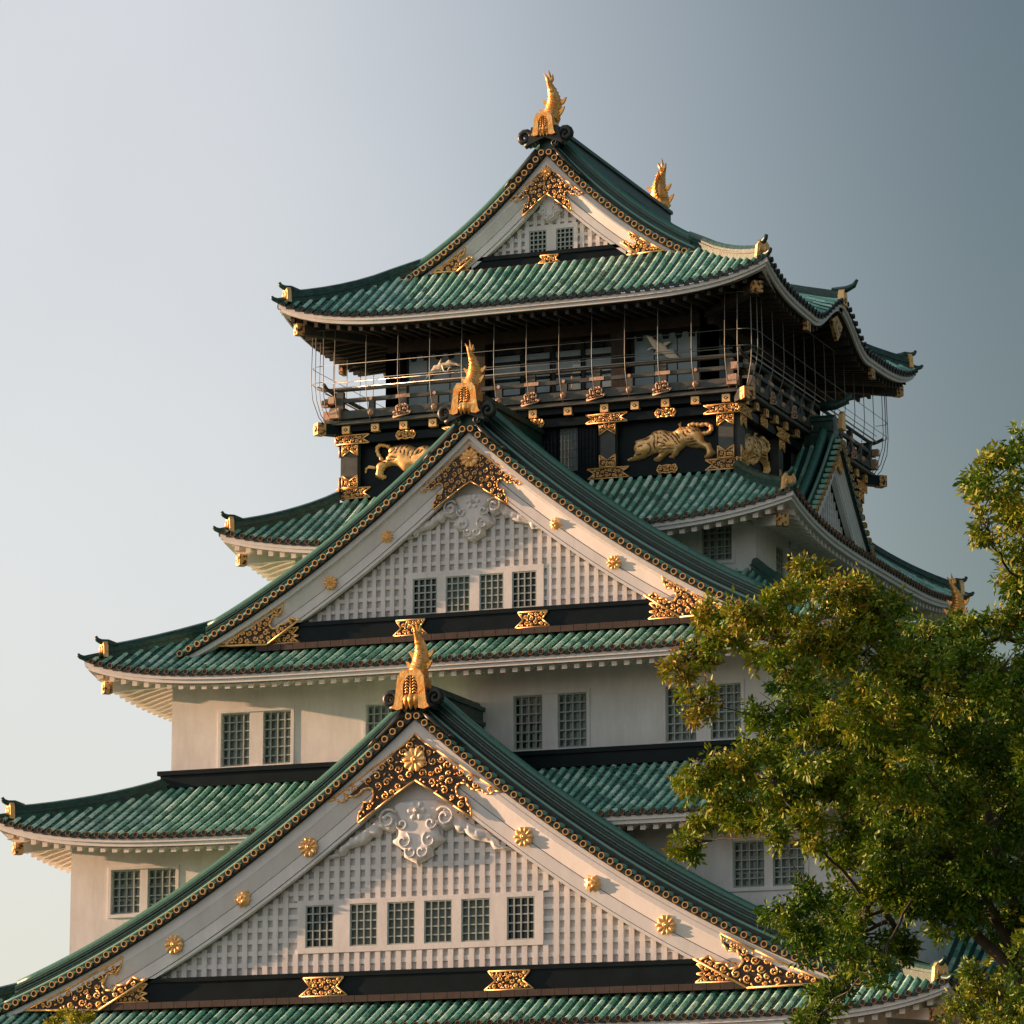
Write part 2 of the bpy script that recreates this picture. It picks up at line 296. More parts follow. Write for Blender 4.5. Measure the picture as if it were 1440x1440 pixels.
DATA=json.loads(r'''{"tiger_r":[[3.686,35.032],[3.785,35.078],[3.955,35.119],[3.984,35.199],[4.013,35.305],[3.957,35.391],[3.971,35.526],[4.043,35.629],[4.001,35.687],[4.058,35.751],[4.128,35.759],[4.298,35.8],[4.467,35.827],[4.58,35.886],[4.694,35.986],[4.835,36.07],[5.032,36.095],[5.201,36.068],[5.369,36.014],[5.537,35.987],[5.678,36.016],[5.79,36.089],[5.805,36.155],[5.778,36.239],[5.82,36.303],[5.882,36.339],[5.904,36.256],[5.889,36.176],[5.945,36.131],[6.071,36.142],[6.239,36.156],[6.435,36.132],[6.574,36.08],[6.63,36.021],[6.712,35.906],[6.767,35.794],[6.808,35.655],[6.821,35.519],[6.931,35.442],[7.071,35.418],[7.125,35.279],[7.193,35.138],[7.303,35.008],[7.205,34.948],[7.149,34.845],[7.037,34.826],[6.926,34.794],[6.828,34.842],[6.815,34.925],[6.913,34.998],[6.928,35.078],[6.873,35.19],[6.706,35.244],[6.483,35.261],[6.26,35.319],[6.107,35.386],[5.98,35.287],[5.839,35.19],[5.754,35.061],[5.67,34.986],[5.613,34.937],[5.417,34.965],[5.39,35.035],[5.502,35.081],[5.559,35.144],[5.419,35.141],[5.278,35.057],[5.136,34.919],[5.052,34.845],[4.855,34.846],[4.757,34.935],[4.8,35.013],[4.94,35.043],[4.998,35.174],[4.913,35.208],[4.801,35.176],[4.688,35.144],[4.519,35.076],[4.377,35.005],[4.18,34.966],[4.039,34.95],[3.869,34.936],[3.728,34.96]],"tiger_r_tail":[[6.239,36.12],[6.379,36.182],[6.547,36.169],[6.714,36.128],[6.938,36.146],[7.119,36.077],[7.182,35.964],[7.102,35.827],[6.935,35.78],[6.781,35.814]],"tiger_r_stripes":[[[4.722,35.957],[4.862,35.864],[4.903,35.698],[4.859,35.456],[4.914,35.289]],[[4.835,36.029],[5.003,35.907],[5.029,35.688],[4.985,35.447]],[[5.06,36.038],[5.143,35.896],[5.367,35.742],[5.478,35.598],[5.59,35.508]],[[5.114,35.762],[5.254,35.67],[5.394,35.55]],[[5.256,35.996],[5.396,35.849],[5.591,35.724],[5.702,35.553],[5.841,35.379]],[[5.425,35.955],[5.592,35.86],[5.759,35.711],[5.842,35.569],[5.926,35.454]],[[5.649,35.964],[5.789,35.845],[5.871,35.702],[5.927,35.617]],[[5.846,36.057],[5.986,35.992],[6.069,35.849],[6.124,35.737],[6.291,35.669]],[[6.043,36.109],[6.154,35.978],[6.237,35.863],[6.376,35.825]],[[6.211,36.109],[6.294,35.994],[6.433,35.929],[6.544,35.866]],[[6.434,36.078],[6.573,35.945],[6.656,35.857]],[[6.123,35.628],[6.262,35.59],[6.43,35.577],[6.57,35.593]],[[6.122,35.493],[6.29,35.48],[6.485,35.491],[6.625,35.507]],[[5.0,35.581],[5.169,35.514],[5.309,35.475]],[[4.999,35.445],[5.196,35.403],[5.364,35.417]],[[5.027,35.308],[5.223,35.279],[5.476,35.3],[5.7,35.282]],[[6.261,35.374],[6.484,35.383],[6.68,35.368]],[[4.437,35.544],[4.634,35.528],[4.746,35.411],[4.689,35.253],[4.547,35.155]],[[4.154,35.403],[4.296,35.474],[4.409,35.492]],[[4.124,35.134],[4.266,35.15],[4.35,35.17]],[[4.438,35.707],[4.579,35.723],[4.692,35.796]],[[5.025,35.118],[5.138,35.163],[5.251,35.209]],[[4.026,35.196],[4.125,35.161]]],"tiger_l":[[-7.292,35.336],[-7.307,35.393],[-7.249,35.555],[-7.131,35.63],[-6.983,35.605],[-6.79,35.548],[-6.777,35.686],[-6.6,35.742],[-6.423,35.826],[-6.336,35.986],[-6.278,36.176],[-6.249,36.285],[-5.984,36.334],[-5.748,36.357],[-5.513,36.344],[-5.336,36.297],[-5.16,36.199],[-4.983,36.186],[-4.837,36.257],[-4.632,36.241],[-4.456,36.144],[-4.192,35.985],[-3.957,35.801],[-3.81,35.568],[-3.722,35.368],[-3.518,35.214],[-3.459,35.072],[-3.663,35.004],[-3.896,35.077],[-4.189,35.238],[-4.452,35.286],[-4.627,35.078],[-4.831,35.01],[-5.007,35.079],[-5.037,35.192],[-5.214,35.344],[-5.507,35.2],[-5.684,35.297],[-5.891,35.507],[-6.156,35.555],[-6.392,35.476],[-6.494,35.331],[-6.508,35.221],[-6.375,35.155],[-6.389,35.045],[-6.536,34.987],[-6.713,35.07],[-6.862,35.164],[-6.833,35.273],[-6.775,35.408],[-6.819,35.439],[-6.982,35.479],[-7.13,35.519],[-7.204,35.469],[-7.247,35.333]],"tiger_l_tail":[[-6.19,36.266],[-6.397,36.347],[-6.575,36.394],[-6.707,36.335],[-6.736,36.184],[-6.69,36.041],[-6.586,35.866],[-6.497,35.748]],"tiger_l_stripes":[[[-5.924,36.232],[-6.012,36.072],[-6.189,36.03]],[[-5.748,36.273],[-5.836,36.141],[-5.894,36.007],[-5.982,35.958]],[[-5.571,36.287],[-5.659,36.155],[-5.687,35.963]],[[-5.395,36.246],[-5.512,36.088],[-5.54,35.868]],[[-5.218,36.149],[-5.335,35.991],[-5.393,35.801]],[[-5.042,36.135],[-5.158,35.95],[-5.275,35.737]],[[-4.836,36.146],[-4.953,35.989],[-5.07,35.832]],[[-4.661,36.16],[-4.748,36.029],[-4.923,35.876]],[[-6.248,36.034],[-6.1,35.995],[-5.982,35.958]],[[-6.335,35.902],[-6.158,35.861],[-5.922,35.815],[-5.686,35.796]],[[-6.393,35.768],[-6.187,35.724],[-5.922,35.731]],[[-6.57,35.642],[-6.422,35.659],[-6.245,35.617]]],"crane_l":[[-5.337,39.227],[-5.105,39.57],[-5.021,39.684],[-4.937,39.797],[-4.767,39.803],[-4.683,39.937],[-4.62,40.052],[-4.577,39.887],[-4.429,39.875],[-4.302,39.964],[-4.049,39.862],[-3.795,39.76],[-3.647,39.627],[-3.879,39.667],[-4.133,39.708],[-4.302,39.663],[-4.428,39.633],[-4.555,39.624],[-4.639,39.53],[-4.809,39.545],[-4.978,39.438],[-5.147,39.312],[-5.252,39.24]],"crane_r":[[4.032,40.197],[4.234,40.179],[4.368,40.037],[4.547,39.913],[4.725,39.832],[4.77,39.871],[4.95,39.899],[5.017,39.871],[4.904,39.773],[4.814,39.737],[4.903,39.599],[5.126,39.579],[5.17,39.489],[5.347,39.257],[5.458,39.16],[5.123,39.167],[4.856,39.277],[4.678,39.445],[4.476,39.44],[4.319,39.432],[4.364,39.494],[4.477,39.592],[4.276,39.697],[4.096,39.626],[4.029,39.61],[4.142,39.709],[4.321,39.715],[4.143,39.97]],"apex":[[0.0,0.74],[0.354,0.773],[0.869,0.654],[1.723,0.505],[2.517,0.399],[3.334,0.269],[3.081,0.409],[2.884,0.667],[2.687,0.794],[2.574,0.724],[2.348,0.929],[2.15,1.007],[2.008,0.963],[1.782,1.093],[1.64,1.261],[1.584,1.467],[1.641,1.632],[1.726,1.668],[1.981,1.434],[2.01,1.649],[2.151,1.693],[2.18,2.03],[1.5,2.118],[0.76,2.235],[0.017,2.398]],"corner":[[11.435,15.273],[11.512,14.915],[11.716,14.659],[12.01,14.706],[12.132,14.484],[12.254,14.3],[12.082,14.092],[11.746,14.058],[11.624,14.242],[11.249,14.267],[11.003,14.522],[10.668,14.398],[10.435,14.443],[12.36,13.379],[15.357,13.455],[13.932,14.053],[12.681,14.653]],"pendant":[[0.0,3.036],[0.572,3.063],[1.028,3.218],[0.859,3.608],[0.575,3.913],[0.775,4.134],[0.833,4.349],[1.061,4.545],[0.834,4.72],[0.579,4.867],[0.58,5.105],[0.324,5.253],[0.097,5.349],[0.012,5.477]],"leaf":[[1.029,3.351],[1.598,3.696],[2.166,4.092],[2.618,4.271],[2.844,4.493],[3.07,4.661],[3.098,4.82],[3.52,4.944],[3.576,5.051],[3.351,5.041],[3.014,4.974],[2.845,4.967],[2.703,4.723],[2.336,4.654],[2.054,4.589],[1.77,4.338],[1.487,4.379],[1.372,4.109],[1.032,4.252],[0.804,4.083],[0.746,3.762],[0.859,3.555]],"clusters":[{"foot":[40.29,-89.62,-1.6],"fork":[40.62,-91.6,7.24],"ld":[[41.62,-92.94,15.3],[38.54,-92.38,9.64],[39.41,-91.84,11.24],[38.26,-92.61,7.71]],"c":[[41.35,-95.54,14.44,0.48,0.55],[40.85,-92.08,14.6,0.54,0.6],[41.17,-95.5,13.55,0.3,0.6],[40.65,-91.71,13.82,0.46,0.6],[41.42,-94.14,15.07,0.4,0.5],[41.12,-93.11,13.03,0.4,0.55],[40.34,-92.91,14.79,0.31,0.6],[37.88,-94.92,13.12,0.4,0.7],[38.74,-95.74,12.62,0.49,0.72],[37.98,-96.6,12.38,0.48,0.7],[37.6,-97.3,12.12,0.41,0.78],[36.05,-94.28,12.67,0.36,0.8],[36.19,-95.75,11.87,0.37,0.78],[36.45,-97.13,11.29,0.27,0.8],[35.55,-93.4,11.42,0.36,0.75],[36.99,-96.38,11.84,0.37,0.75],[37.37,-95.47,12.02,0.47,0.75],[39.31,-95.47,12.39,0.49,0.55],[39.46,-93.47,12.15,0.5,0.5],[40.29,-93.41,12.07,0.47,0.5],[41.01,-93.09,12.41,0.52,0.5],[38.52,-95.84,11.89,0.58,0.72],[39.06,-95.48,11.68,0.64,0.7],[39.9,-95.26,11.37,0.63,0.5],[40.54,-94.59,11.37,0.7,0.4],[41.48,-95.22,11.11,0.63,0.4],[38.09,-96.43,11.18,0.48,0.45],[36.58,-92.47,11.19,0.53,0.35],[37.04,-92.34,11.3,0.56,0.3],[38.41,-95.96,10.19,0.57,0.45],[39.33,-96.62,10.56,0.62,0.65],[39.57,-95.45,10.37,0.63,0.5],[39.63,-92.67,10.63,0.71,0.35],[40.29,-91.95,10.57,0.72,0.3],[36.94,-97.36,9.67,0.41,0.7],[35.73,-94.7,9.79,0.28,0.65],[37.51,-97.27,9.71,0.48,0.65],[37.16,-94.53,9.91,0.53,0.5],[36.33,-94.09,9.65,0.47,0.5],[35.4,-92.45,9.54,0.39,0.65],[36.19,-96.08,8.6,0.3,0.65],[36.38,-93.11,9.53,0.5,0.6],[36.97,-92.58,9.93,0.6,0.45],[37.69,-92.04,10.09,0.67,0.6],[39.79,-96.27,9.21,0.68,0.5],[39.87,-93.63,9.42,0.7,0.35],[39.95,-90.73,9.65,0.73,0.25],[37.77,-94.75,8.97,0.47,0.5],[37.79,-92.4,9.07,0.54,0.45],[38.83,-93.44,8.72,0.59,0.4],[39.28,-91.99,8.69,0.66,0.3],[40.49,-93.08,8.4,0.7,0.25],[37.86,-96.75,8.68,0.29,0.5],[37.89,-96.14,7.37,0.43,0.2],[38.19,-95.96,7.78,0.3,0.25],[37.87,-95.15,7.12,0.48,0.2],[37.35,-91.46,7.92,0.55,0.3],[38.43,-92.95,7.96,0.53,0.35],[37.94,-91.97,7.42,0.48,0.25],[39.08,-93.08,7.98,0.53,0.3],[39.74,-92.38,7.79,0.62,0.2],[40.21,-91.19,7.77,0.66,0.2],[38.28,-91.2,7.36,0.36,0.25],[37.42,-91.51,6.88,0.36,0.3],[37.24,-91.97,6.36,0.36,0.25],[39.19,-95.4,6.54,0.27,0.3],[37.71,-94.31,5.81,0.35,0.25],[38.83,-95.94,6.79,0.32,0.3],[41.88,-92.97,14.54,0.71,0.35],[41.59,-91.47,13.37,0.84,0.35],[42.27,-94.85,11.35,0.92,0.35],[41.99,-93.88,9.87,0.93,0.35],[41.66,-92.72,8.39,0.94,0.35],[41.47,-93.1,6.72,0.81,0.35],[42.31,-90.99,12.42,0.97,0.35],[42.77,-92.71,9.99,0.94,0.35],[42.2,-91.0,8.31,0.96,0.35],[42.67,-93.14,15.42,0.59,0.35],[41.93,-93.04,15.86,0.48,0.35],[37.81,-89.8,11.62,0.87,0.25],[38.82,-89.62,12.6,0.87,0.25],[39.31,-89.17,11.38,1.0,0.25],[38.29,-89.3,10.16,1.0,0.25],[39.44,-88.83,10.03,1.0,0.25],[37.58,-89.55,10.03,0.87,0.25],[38.77,-88.82,8.81,0.75,0.25],[36.66,-90.28,11.75,0.56,0.25],[37.18,-89.89,10.89,0.75,0.25]]},{"foot":[37.23,-79.32,-1.6],"fork":[37.48,-80.35,5.24],"c":[[37.04,-80.07,7.6,0.55,0.6],[36.36,-80.24,7.2,0.44,0.6],[37.89,-81.64,7.99,0.49,0.55],[37.38,-80.06,7.18,0.58,0.5],[36.98,-81.43,7.76,0.33,0.6],[38.49,-81.34,7.59,0.68,0.5],[37.26,-80.98,6.57,0.68,0.5],[38.2,-80.31,6.45,0.82,0.5]]},{"foot":[10.38,-66.78,-1.6],"fork":[10.83,-67.94,6.21],"c":[[10.56,-68.09,8.75,0.19,0.6],[11.15,-68.51,8.79,0.22,0.6],[11.62,-68.7,8.71,0.19,0.6],[10.36,-68.25,8.64,0.17,0.6],[11.16,-68.7,8.37,0.38,0.6],[10.66,-68.46,8.23,0.41,0.6],[11.13,-67.87,8.22,0.41,0.6],[10.94,-68.24,7.89,0.55,0.6]]}]}''')
# ------------------------------------------------------------ ground
g=MB(); g.box(-3000,3000,-3000,3000,GZ-1,GZ)
go=g.build('ground',mat('grass_ground',(.05,.07,.03),.95,c2=(.11,.10,.06),scale=.05)); go['kind']='structure'
castle=empty('castle_tower',(0,0,GZ),'white five-storey castle tower with green tiled roofs, gold gable ornaments and black lacquered top storey','castle')
def part(mb,name,mats,label=None,parent=None):
    o=mb.build(name,mats,parent or castle,label)
    if not parent: o.location=(0,0,-GZ)
    return o
# stone base (battered)
g=MB()
rows=[[(x*h,y*v,z) for x,y in ((-1,-1),(1,-1),(1,1),(-1,1))] for z,h,v in ((GZ,22.5,24.5),(2,20.3,22.3),(5,19,21),(8.2,18.4,20.4))]
ids=g.grid(rows,True); g.q(*ids[-1][::-1])
sm=mat('stone_blocks',(.16,.15,.13),.9); t=sm.node_tree
v=t.nodes.new('ShaderNodeTexVoronoi'); v.inputs['Scale'].default_value=.7; tcx=t.nodes.new('ShaderNodeTexCoord'); t.links.new(tcx.outputs['Object'],v.inputs['Vector'])
r=t.nodes.new('ShaderNodeValToRGB'); t.links.new(v.outputs['Distance'],r.inputs[0]); r.color_ramp.elements[0].color=(.26,.24,.21,1); r.color_ramp.elements[1].color=(.07,.065,.06,1); r.color_ramp.elements[1].position=.8
t.links.new(r.outputs[0],t.nodes['Principled BSDF'].inputs['Base Color'])
part(g,'stone_base',sm)
# ------------------------------------------------------------ walls with openings
def wall(mb,hx,d,z0,z1,ops,th=.35,butt=0):
    xs=sorted({-hx+butt,hx-butt,*[a for o in ops for a in o[:2]]}); zs=sorted({z0,z1,*[a for o in ops for a in o[2:]]})
    for i in range(len(xs)-1):
        for j in range(len(zs)-1):
            xc=(xs[i]+xs[i+1])/2; zc_=(zs[j]+zs[j+1])/2
            if any(o[0]<xc<o[1] and o[2]<zc_<o[3] for o in ops): continue
            mb.q(mb.av((xs[i],-d,zs[j])),mb.av((xs[i+1],-d,zs[j])),mb.av((xs[i+1],-d,zs[j+1])),mb.av((xs[i],-d,zs[j+1])))
    for x0,x1,a,b in ops: # reveals
        for P in (((x0,a),(x0,b)),((x1,b),(x1,a)),((x0,b),(x1,b)),((x1,a),(x0,a))):
            (xa,za),(xb,zb)=P
            mb.q(mb.av((xa,-d,za)),mb.av((xb,-d,zb)),mb.av((xb,-d+th,zb)),mb.av((xa,-d+th,za)))
def window(T,x0,x1,z0,z1,y,nx=4,nz=6,deep=.3,sub=True,thin=.022,label=None,shut=False):
    """grille (part) with pane and sliding inner frame (sub-parts); y = wall face (negative front)"""
    b=MB(T); yg=y+deep*.35
    f=.05
    b.box(x0,x0+f,yg-.03,yg+.03,z0,z1); b.box(x1-f,x1,yg-.03,yg+.03,z0,z1)
    b.box(x0+f,x1-f,yg-.03,yg+.03,z0,z0+f); b.box(x0+f,x1-f,yg-.03,yg+.03,z1-f,z1)
    for i in range(1,nx):
        x=x0+(x1-x0)*i/nx; b.box(x-thin,x+thin,yg-.028,yg+.02,z0+f,z1-f)
    for j in range(1,nz):
        z=z0+(z1-z0)*j/nz; b.box(x0+f,x1-f,yg-.015,yg+.03,z-thin,z+thin)
    o=part(b,'window','grille',label)
    if sub:
        b=MB(T); yi=y+deep*.8
        for i in range(nx+1):
            x=x0+.04+(x1-x0-.08)*i/nx+ (.5*(x1-x0)/nx if i<nx else 0); 
            if i<nx: b.box(x-.05,x+.05,yi-.02,yi+.02,z0,z1)
        for z in (z0+(z1-z0)*.33,z0+(z1-z0)*.66,z0+.07,z1-.07): b.box(x0,x1,yi-.015,yi+.025,z-.045,z+.045)
        part(b,'inner_frame','shutter',parent=o)
    b=MB(T); b.box(x0-.02,x1+.02,y+deep-.001,y+deep+.04,z0-.02,z1+.02); part(b,'pane',('pane2' if shut or (sub and label is None) else 'pane'),parent=o)
    return o
def storey(name,hx,hy,z0,z1,wins_f,wins_s,label,nz=6):
    b=MB()
    for k,(T,a,d,ws) in enumerate(((T0,hx,hy,wins_f),(TR,hy,hx,wins_s),(TB,hx,hy,wins_f),(TL,hy,hx,wins_s))):
        b.T=T; wall(b,a,d,z0,z1,ws)
        # raised plaster surround of every pair
        prs=sorted(ws); i=0
        while i<len(prs):
            j=i
            while j+1<len(prs) and prs[j+1][0]-prs[j][1]<.7: j+=1
            x0=prs[i][0]-.14; x1=prs[j][1]+.14; za=prs[i][2]-.14; zb=prs[i][3]+.14; e_=.04
            b.box(x0,x1,-d-e_,-d+.02,zb-.12,zb); b.box(x0,x1,-d-e_-.03,-d+.02,za,za+.12)
            b.box(x0,x0+.12,-d-e_,-d+.02,za+.12,zb-.12); b.box(x1-.12,x1,-d-e_,-d+.02,za+.12,zb-.12)
            i=j+1
    o=part(b,'storey_wall','plaster',label)
    for T,d,ws in ((T0,hy,wins_f),(TR,hx,wins_s),(TL,hx,wins_s)):
        for q in ws: window(T,*q,-d,nz=nz,label=('window with an open dark interior' if (name=='s3' and T is T0 and 1<q[0]<2) else None))
    return o
def mir(l): return sorted(l+[(-b,-a,c,d) for a,b,c,d in l])
storey('s1',16.9,18.9,8.0,13.1,[],mir([(1.5,2.6,9.8,11.4),(3,4.1,9.8,11.4)]),'lowest white storey wall')
storey('s2',15.2,17.2,14.2,20.6,mir([(12.33,13.5,17.22,18.86),(10.87,12.02,17.22,18.86)]),mir([(1.5,2.65,17.2,18.9),(3,4.1,17.2,18.9),(9.5,10.6,17.2,18.9),(11,12.1,17.2,18.9)]),'white wall of the second storey',5)
storey('s3',12.42,14.5,21.9,27,mir([(9.17,10.33,22.95,24.97),(7.47,8.62,22.95,24.97),(3.25,4.38,22.95,24.97),(1.53,2.65,22.95,24.97)]),mir([(9.5,10.6,22.95,24.97),(11,12.1,22.95,24.97),(2,3.1,22.95,24.97),(3.6,4.7,22.95,24.97)]),'white wall of the third storey')
storey('s4',9.45,9.85,28.5,32.6,mir([(7.3,8.5,30.45,31.8)]),mir([(6.3,7.45,29.9,31.4),(4.85,5.95,29.9,31.4)]),'white wall of the fourth storey',5)
# ------------------------------------------------------------ skirt roofs
PITCH=.395
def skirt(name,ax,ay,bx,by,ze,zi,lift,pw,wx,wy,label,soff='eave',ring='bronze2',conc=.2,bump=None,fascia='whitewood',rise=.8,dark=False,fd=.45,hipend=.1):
    zp=lambda s:ze+(zi-ze)*(s*(1-conc)+conc*s*s)
    sides=[(T0,ax,ay,bx,by,wx,wy,None),(TR,ay,ax,by,bx,wy,wx,bump),(TB,ax,ay,bx,by,wx,wy,None),(TL,ay,ax,by,bx,wy,wx,bump)]
    roof=MB(); RG=[]; fas=MB(); raf=MB()
    for si,(T,Lh,D,Li,Di,Wl,Wd,bf) in enumerate(sides):
        half=lambda s:Lh+(Li-Lh)*s
        def E(u,s=0):
            h=half(s) if s<1 else max(Li,.01)
            z=lift*min(1,abs(u)/h)**pw*(1-s)**1.3
            if bf: z+=bf(u)*(1-s)**.9
            return z
        P=lambda u,s,dz=0:(u,-(D+(Di-D)*s),zp(s)+E(u,s)+dz)
        rings=MB(T); RG.append(rings)
        for b in (roof,fas,raf): b.T=T
        # pan surface in overlapping courses
        slope=math.hypot(D-Di,zi-ze); ns=max(4,int(slope/.32)); nu=56
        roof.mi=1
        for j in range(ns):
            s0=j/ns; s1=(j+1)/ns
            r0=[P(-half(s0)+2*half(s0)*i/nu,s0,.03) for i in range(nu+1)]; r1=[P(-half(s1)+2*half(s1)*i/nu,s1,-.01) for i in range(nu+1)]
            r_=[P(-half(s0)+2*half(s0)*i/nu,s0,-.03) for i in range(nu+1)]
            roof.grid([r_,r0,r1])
        # tile rolls
        roof.mi=0
        n=int((Lh-.12)/PITCH); tl=.42
        for i in range(-n,n+1):
            u=i*PITCH
            if abs(u)<=Li: sm=1
            else: sm=(Lh-abs(u))/(Lh-Li)
            if sm<.02: continue
            k=max(1,int(slope*sm/tl)); rad=.1
            roof.smooth=True
            for j in range(k):
                rows=[]; roof.val=random.random()
                for s,rr in ((sm*j/k,rad),(sm*(j+1.02)/k if j<k-1 else sm,rad*.9)):
                    x,y,z=P(u,min(s,1),.03); y-=.05 if j==0 and s==0 else 0
                    rows.append([(x+rr*math.cos(a)*1.05,y,z+rr*math.sin(a)) for a in (PI*1.04,PI*.78,PI*.5,PI*.22,-PI*.04)])
                roof.grid([r[::-1] for r in rows])
            roof.smooth=False; roof.val=.45
            # end disc
            x,y,z=P(u,0,.05); yy=y-.07
            rings.mi=0; rings.disc((x,z),.108,yy-.03,yy+.05,10,.082)
            rings.mi=1; rings.disc((x,z),.085,yy-.005,yy+.03,8)
            if i<n: # drip tile between two rolls
                x2,y2,z2=P(u+PITCH/2,0,-.01)
                rings.mi=1; rings.box(x2-.1,x2+.1,y2-.05,y2+.02,z2-.08,z2+.02)
        # fascia boards following the eave
        na=80
        def band(out,zt,zb,th=.12,endk=1):
            rows=[]
            for i in range(na+1):
                u=(-1+2*i/na)*(Lh-(out)); e_=E(u/(Lh-out)*Lh)
                rows.append([(u,-(D-out),ze+e_+zt),(u,-(D-out),ze+e_+zb),(u,-(D-out-th),ze+e_+zb),(u,-(D-out-th),ze+e_+zt)])
            fas.grid(rows,True)
        band(.03,-.06,-.22); band(.12,-.222,-.36,.25)
        # soffit
        zs=-.40
        def SP(u,q,dz=0):
            out=D-.2+(Wd-(D-.2))*q; hh=(Lh-.2)+(Wl-(Lh-.2))*q
            e_=E(max(-1,min(1,u/hh))*Lh)*(1-q)
            if bf: e_=(lift*min(1,abs(u)/hh)**pw*(1-q))+bf(u)*(1-q)**.7
            return (u,-out,ze+zs+e_+rise*q+dz)
        rows=[]
        for j in range(7):
            q=j/6; hh=(Lh-.2)+(Wl-(Lh-.2))*q
            rows.append([SP(-hh+2*hh*i/40,q,.0) for i in range(41)])
        raf.grid(rows)
        rp=.48; nr=int((Lh-.6)/rp)
        for i in range(-nr,nr+1):
            u=i*rp
            qe=1 if abs(u)<=Wl else (Lh-.3-abs(u))/(Lh-.3-Wl)
            q0=.045
            if qe<=q0+.05: continue
            hw=.1 if not dark else .07
            k=3; A=[]
            for j in range(k+1):
                q=q0+(qe-q0)*j/k; x,y,z=SP(u,q); A.append([(x-hw,y,z+.02),(x-hw,y,z-.2),(x+hw,y,z-.2),(x+hw,y,z+.02)])
            ids=raf.grid(A,True); raf.q(*ids[0])
    roof.T=T0
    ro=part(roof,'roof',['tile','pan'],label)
    for rings in RG: part(rings,'eave_tile_ends',[ring,'darkmetal'],parent=ro)
    part(fas,'fascia',fascia,parent=ro)
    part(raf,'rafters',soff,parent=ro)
    # hips
    for sx,sy in ((-1,-1),(1,-1),(1,1),(-1,1)):
        def H(s,dz=0):
            return Vector((sx*(ax+(bx-ax)*s),sy*(ay+(by-ay)*s),zp(s)+lift*(1-s)**1.3+dz))
        b=MB(); sec=[(-.2,-.1),(-.2,.12),(-.25,.13),(-.25,.2),(-.18,.21),(-.18,.3),(-.12,.42),(0,.47),(.12,.42),(.18,.3),(.18,.21),(.25,.2),(.25,.13),(.2,.12),(.2,-.1)]
        s0=hipend; se=1.3 if dark else 1; path=[H(min(1,s0+(se-s0)*j/8),.0)+Vector((-sx*(ax-bx),-sy*(ay-by),(zi-ze)*.9))*max(0,s0+(se-s0)*j/8-1) for j in range(9)]
        b.sweep(path,sec)
        # roll down to the corner with its upturned tip
        p0=H(s0,.1); p1=H(0,.08); d=(p1-p0); dh=Vector((sx,sy,0)).normalized()
        b.tube([p0,p0.lerp(p1,.5),p1,p1+dh*.16+Vector((0,0,.05)),p1+dh*.26+Vector((0,0,.14))],[.12,.12,.11,.09,.06],7)
        hr=part(b,'hip_ridge','ridge',parent=ro)
        b=MB(); side=Vector((dh.y,-dh.x,0)); c=path[0]+dh*.06
        # arched ridge-end plate
        prof=[(-.3,-.05),(-.27,.2),(-.25,.42),(-.15,.56),(0,.6),(.15,.56),(.25,.42),(.27,.2),(.3,-.05),(.12,.02),(0,.06),(-.12,.02)]
        F=[b.av(tuple(c+side*a+dh*.1+Vector((0,0,h)))) for a,h in prof]; Bk=[b.av(tuple(c+side*a-dh*.08+Vector((0,0,h)))) for a,h in prof]
        b.q(*F); b.q(*Bk[::-1])
        for i in range(len(prof)): b.q(F[i],F[(i+1)%len(prof)],Bk[(i+1)%len(prof)],Bk[i])
        for a in (-.12,.12): b.tube([tuple(c+side*a+dh*.12+Vector((0,0,.1+.28*math.sin(PI*t/4)))+side*(.05*math.cos(PI*t/4))) for t in range(5)],.035,5)
        part(b,'ridge_end_plate','gold',parent=ro)
        b=MB(); c2=c+Vector((0,0,.55))
        b.tube([c2-dh*.5+Vector((0,0,-.1)),c2-dh*.15,c2+dh*.12+Vector((0,0,.01)),c2+dh*.28+Vector((0,0,.08)),c2+dh*.36+Vector((0,0,.2))],[.12,.13,.11,.09,.07],8)
        part(b,'finial','ridge',parent=ro)
        # diagonal hip rafter with gilt end
        b=MB(); pe=Vector((sx*(ax-.62),sy*(ay-.62),ze+lift*.55-.62)); pw_=Vector((sx*wx,sy*wy,ze+zs-.15+rise))
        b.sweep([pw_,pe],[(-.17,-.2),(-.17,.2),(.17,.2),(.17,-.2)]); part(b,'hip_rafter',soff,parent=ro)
        b=MB(); b.sweep([pe-dh*.22,pe+dh*.1],[(-.19,-.22),(-.19,.22),(.19,.22),(.19,-.22)])
        b.tube([pe+dh*.1,pe+dh*.13],.13,8)
        part(b,'rafter_end_cap','cloud',parent=ro)
    return ro
def karahafu(u): # undulating bump in the middle of the side eaves
    a=abs(u+.35)/4.1
    if a>=1: return 0
    return 1.35*(.5+.5*math.cos(PI*a))**1.15 - .12*math.sin(PI*a)
r1=skirt('r1',19.98,21.98,15.2,17.2,12.3,14.9,.95,8,16.9,18.9,'lowest and widest green tiled roof')
r2=skirt('r2',17.34,19.35,12.42,14.5,19.75,22.25,.95,7,15.2,17.2,'second green tiled roof from the bottom, above the paired windows')
r3=skirt('r3',14.96,16.95,9.45,9.85,26.08,30.0,.85,6.5,12.42,14.5,'green tiled roof under the middle gable')
r4=skirt('r4',11.67,12.1,8.3,8.35,31.6,34.15,.9,3.8,9.45,9.85,'green tiled roof below the black storey')
r5=skirt('r5',10.17,10.2,6.7,7.0,41.12,43.35,.88,5.5,6.6,6.75,'topmost green tiled roof with undulating side eaves',soff='wood',ring='darkmetal',bump=karahafu,dark=True,rise=.3)
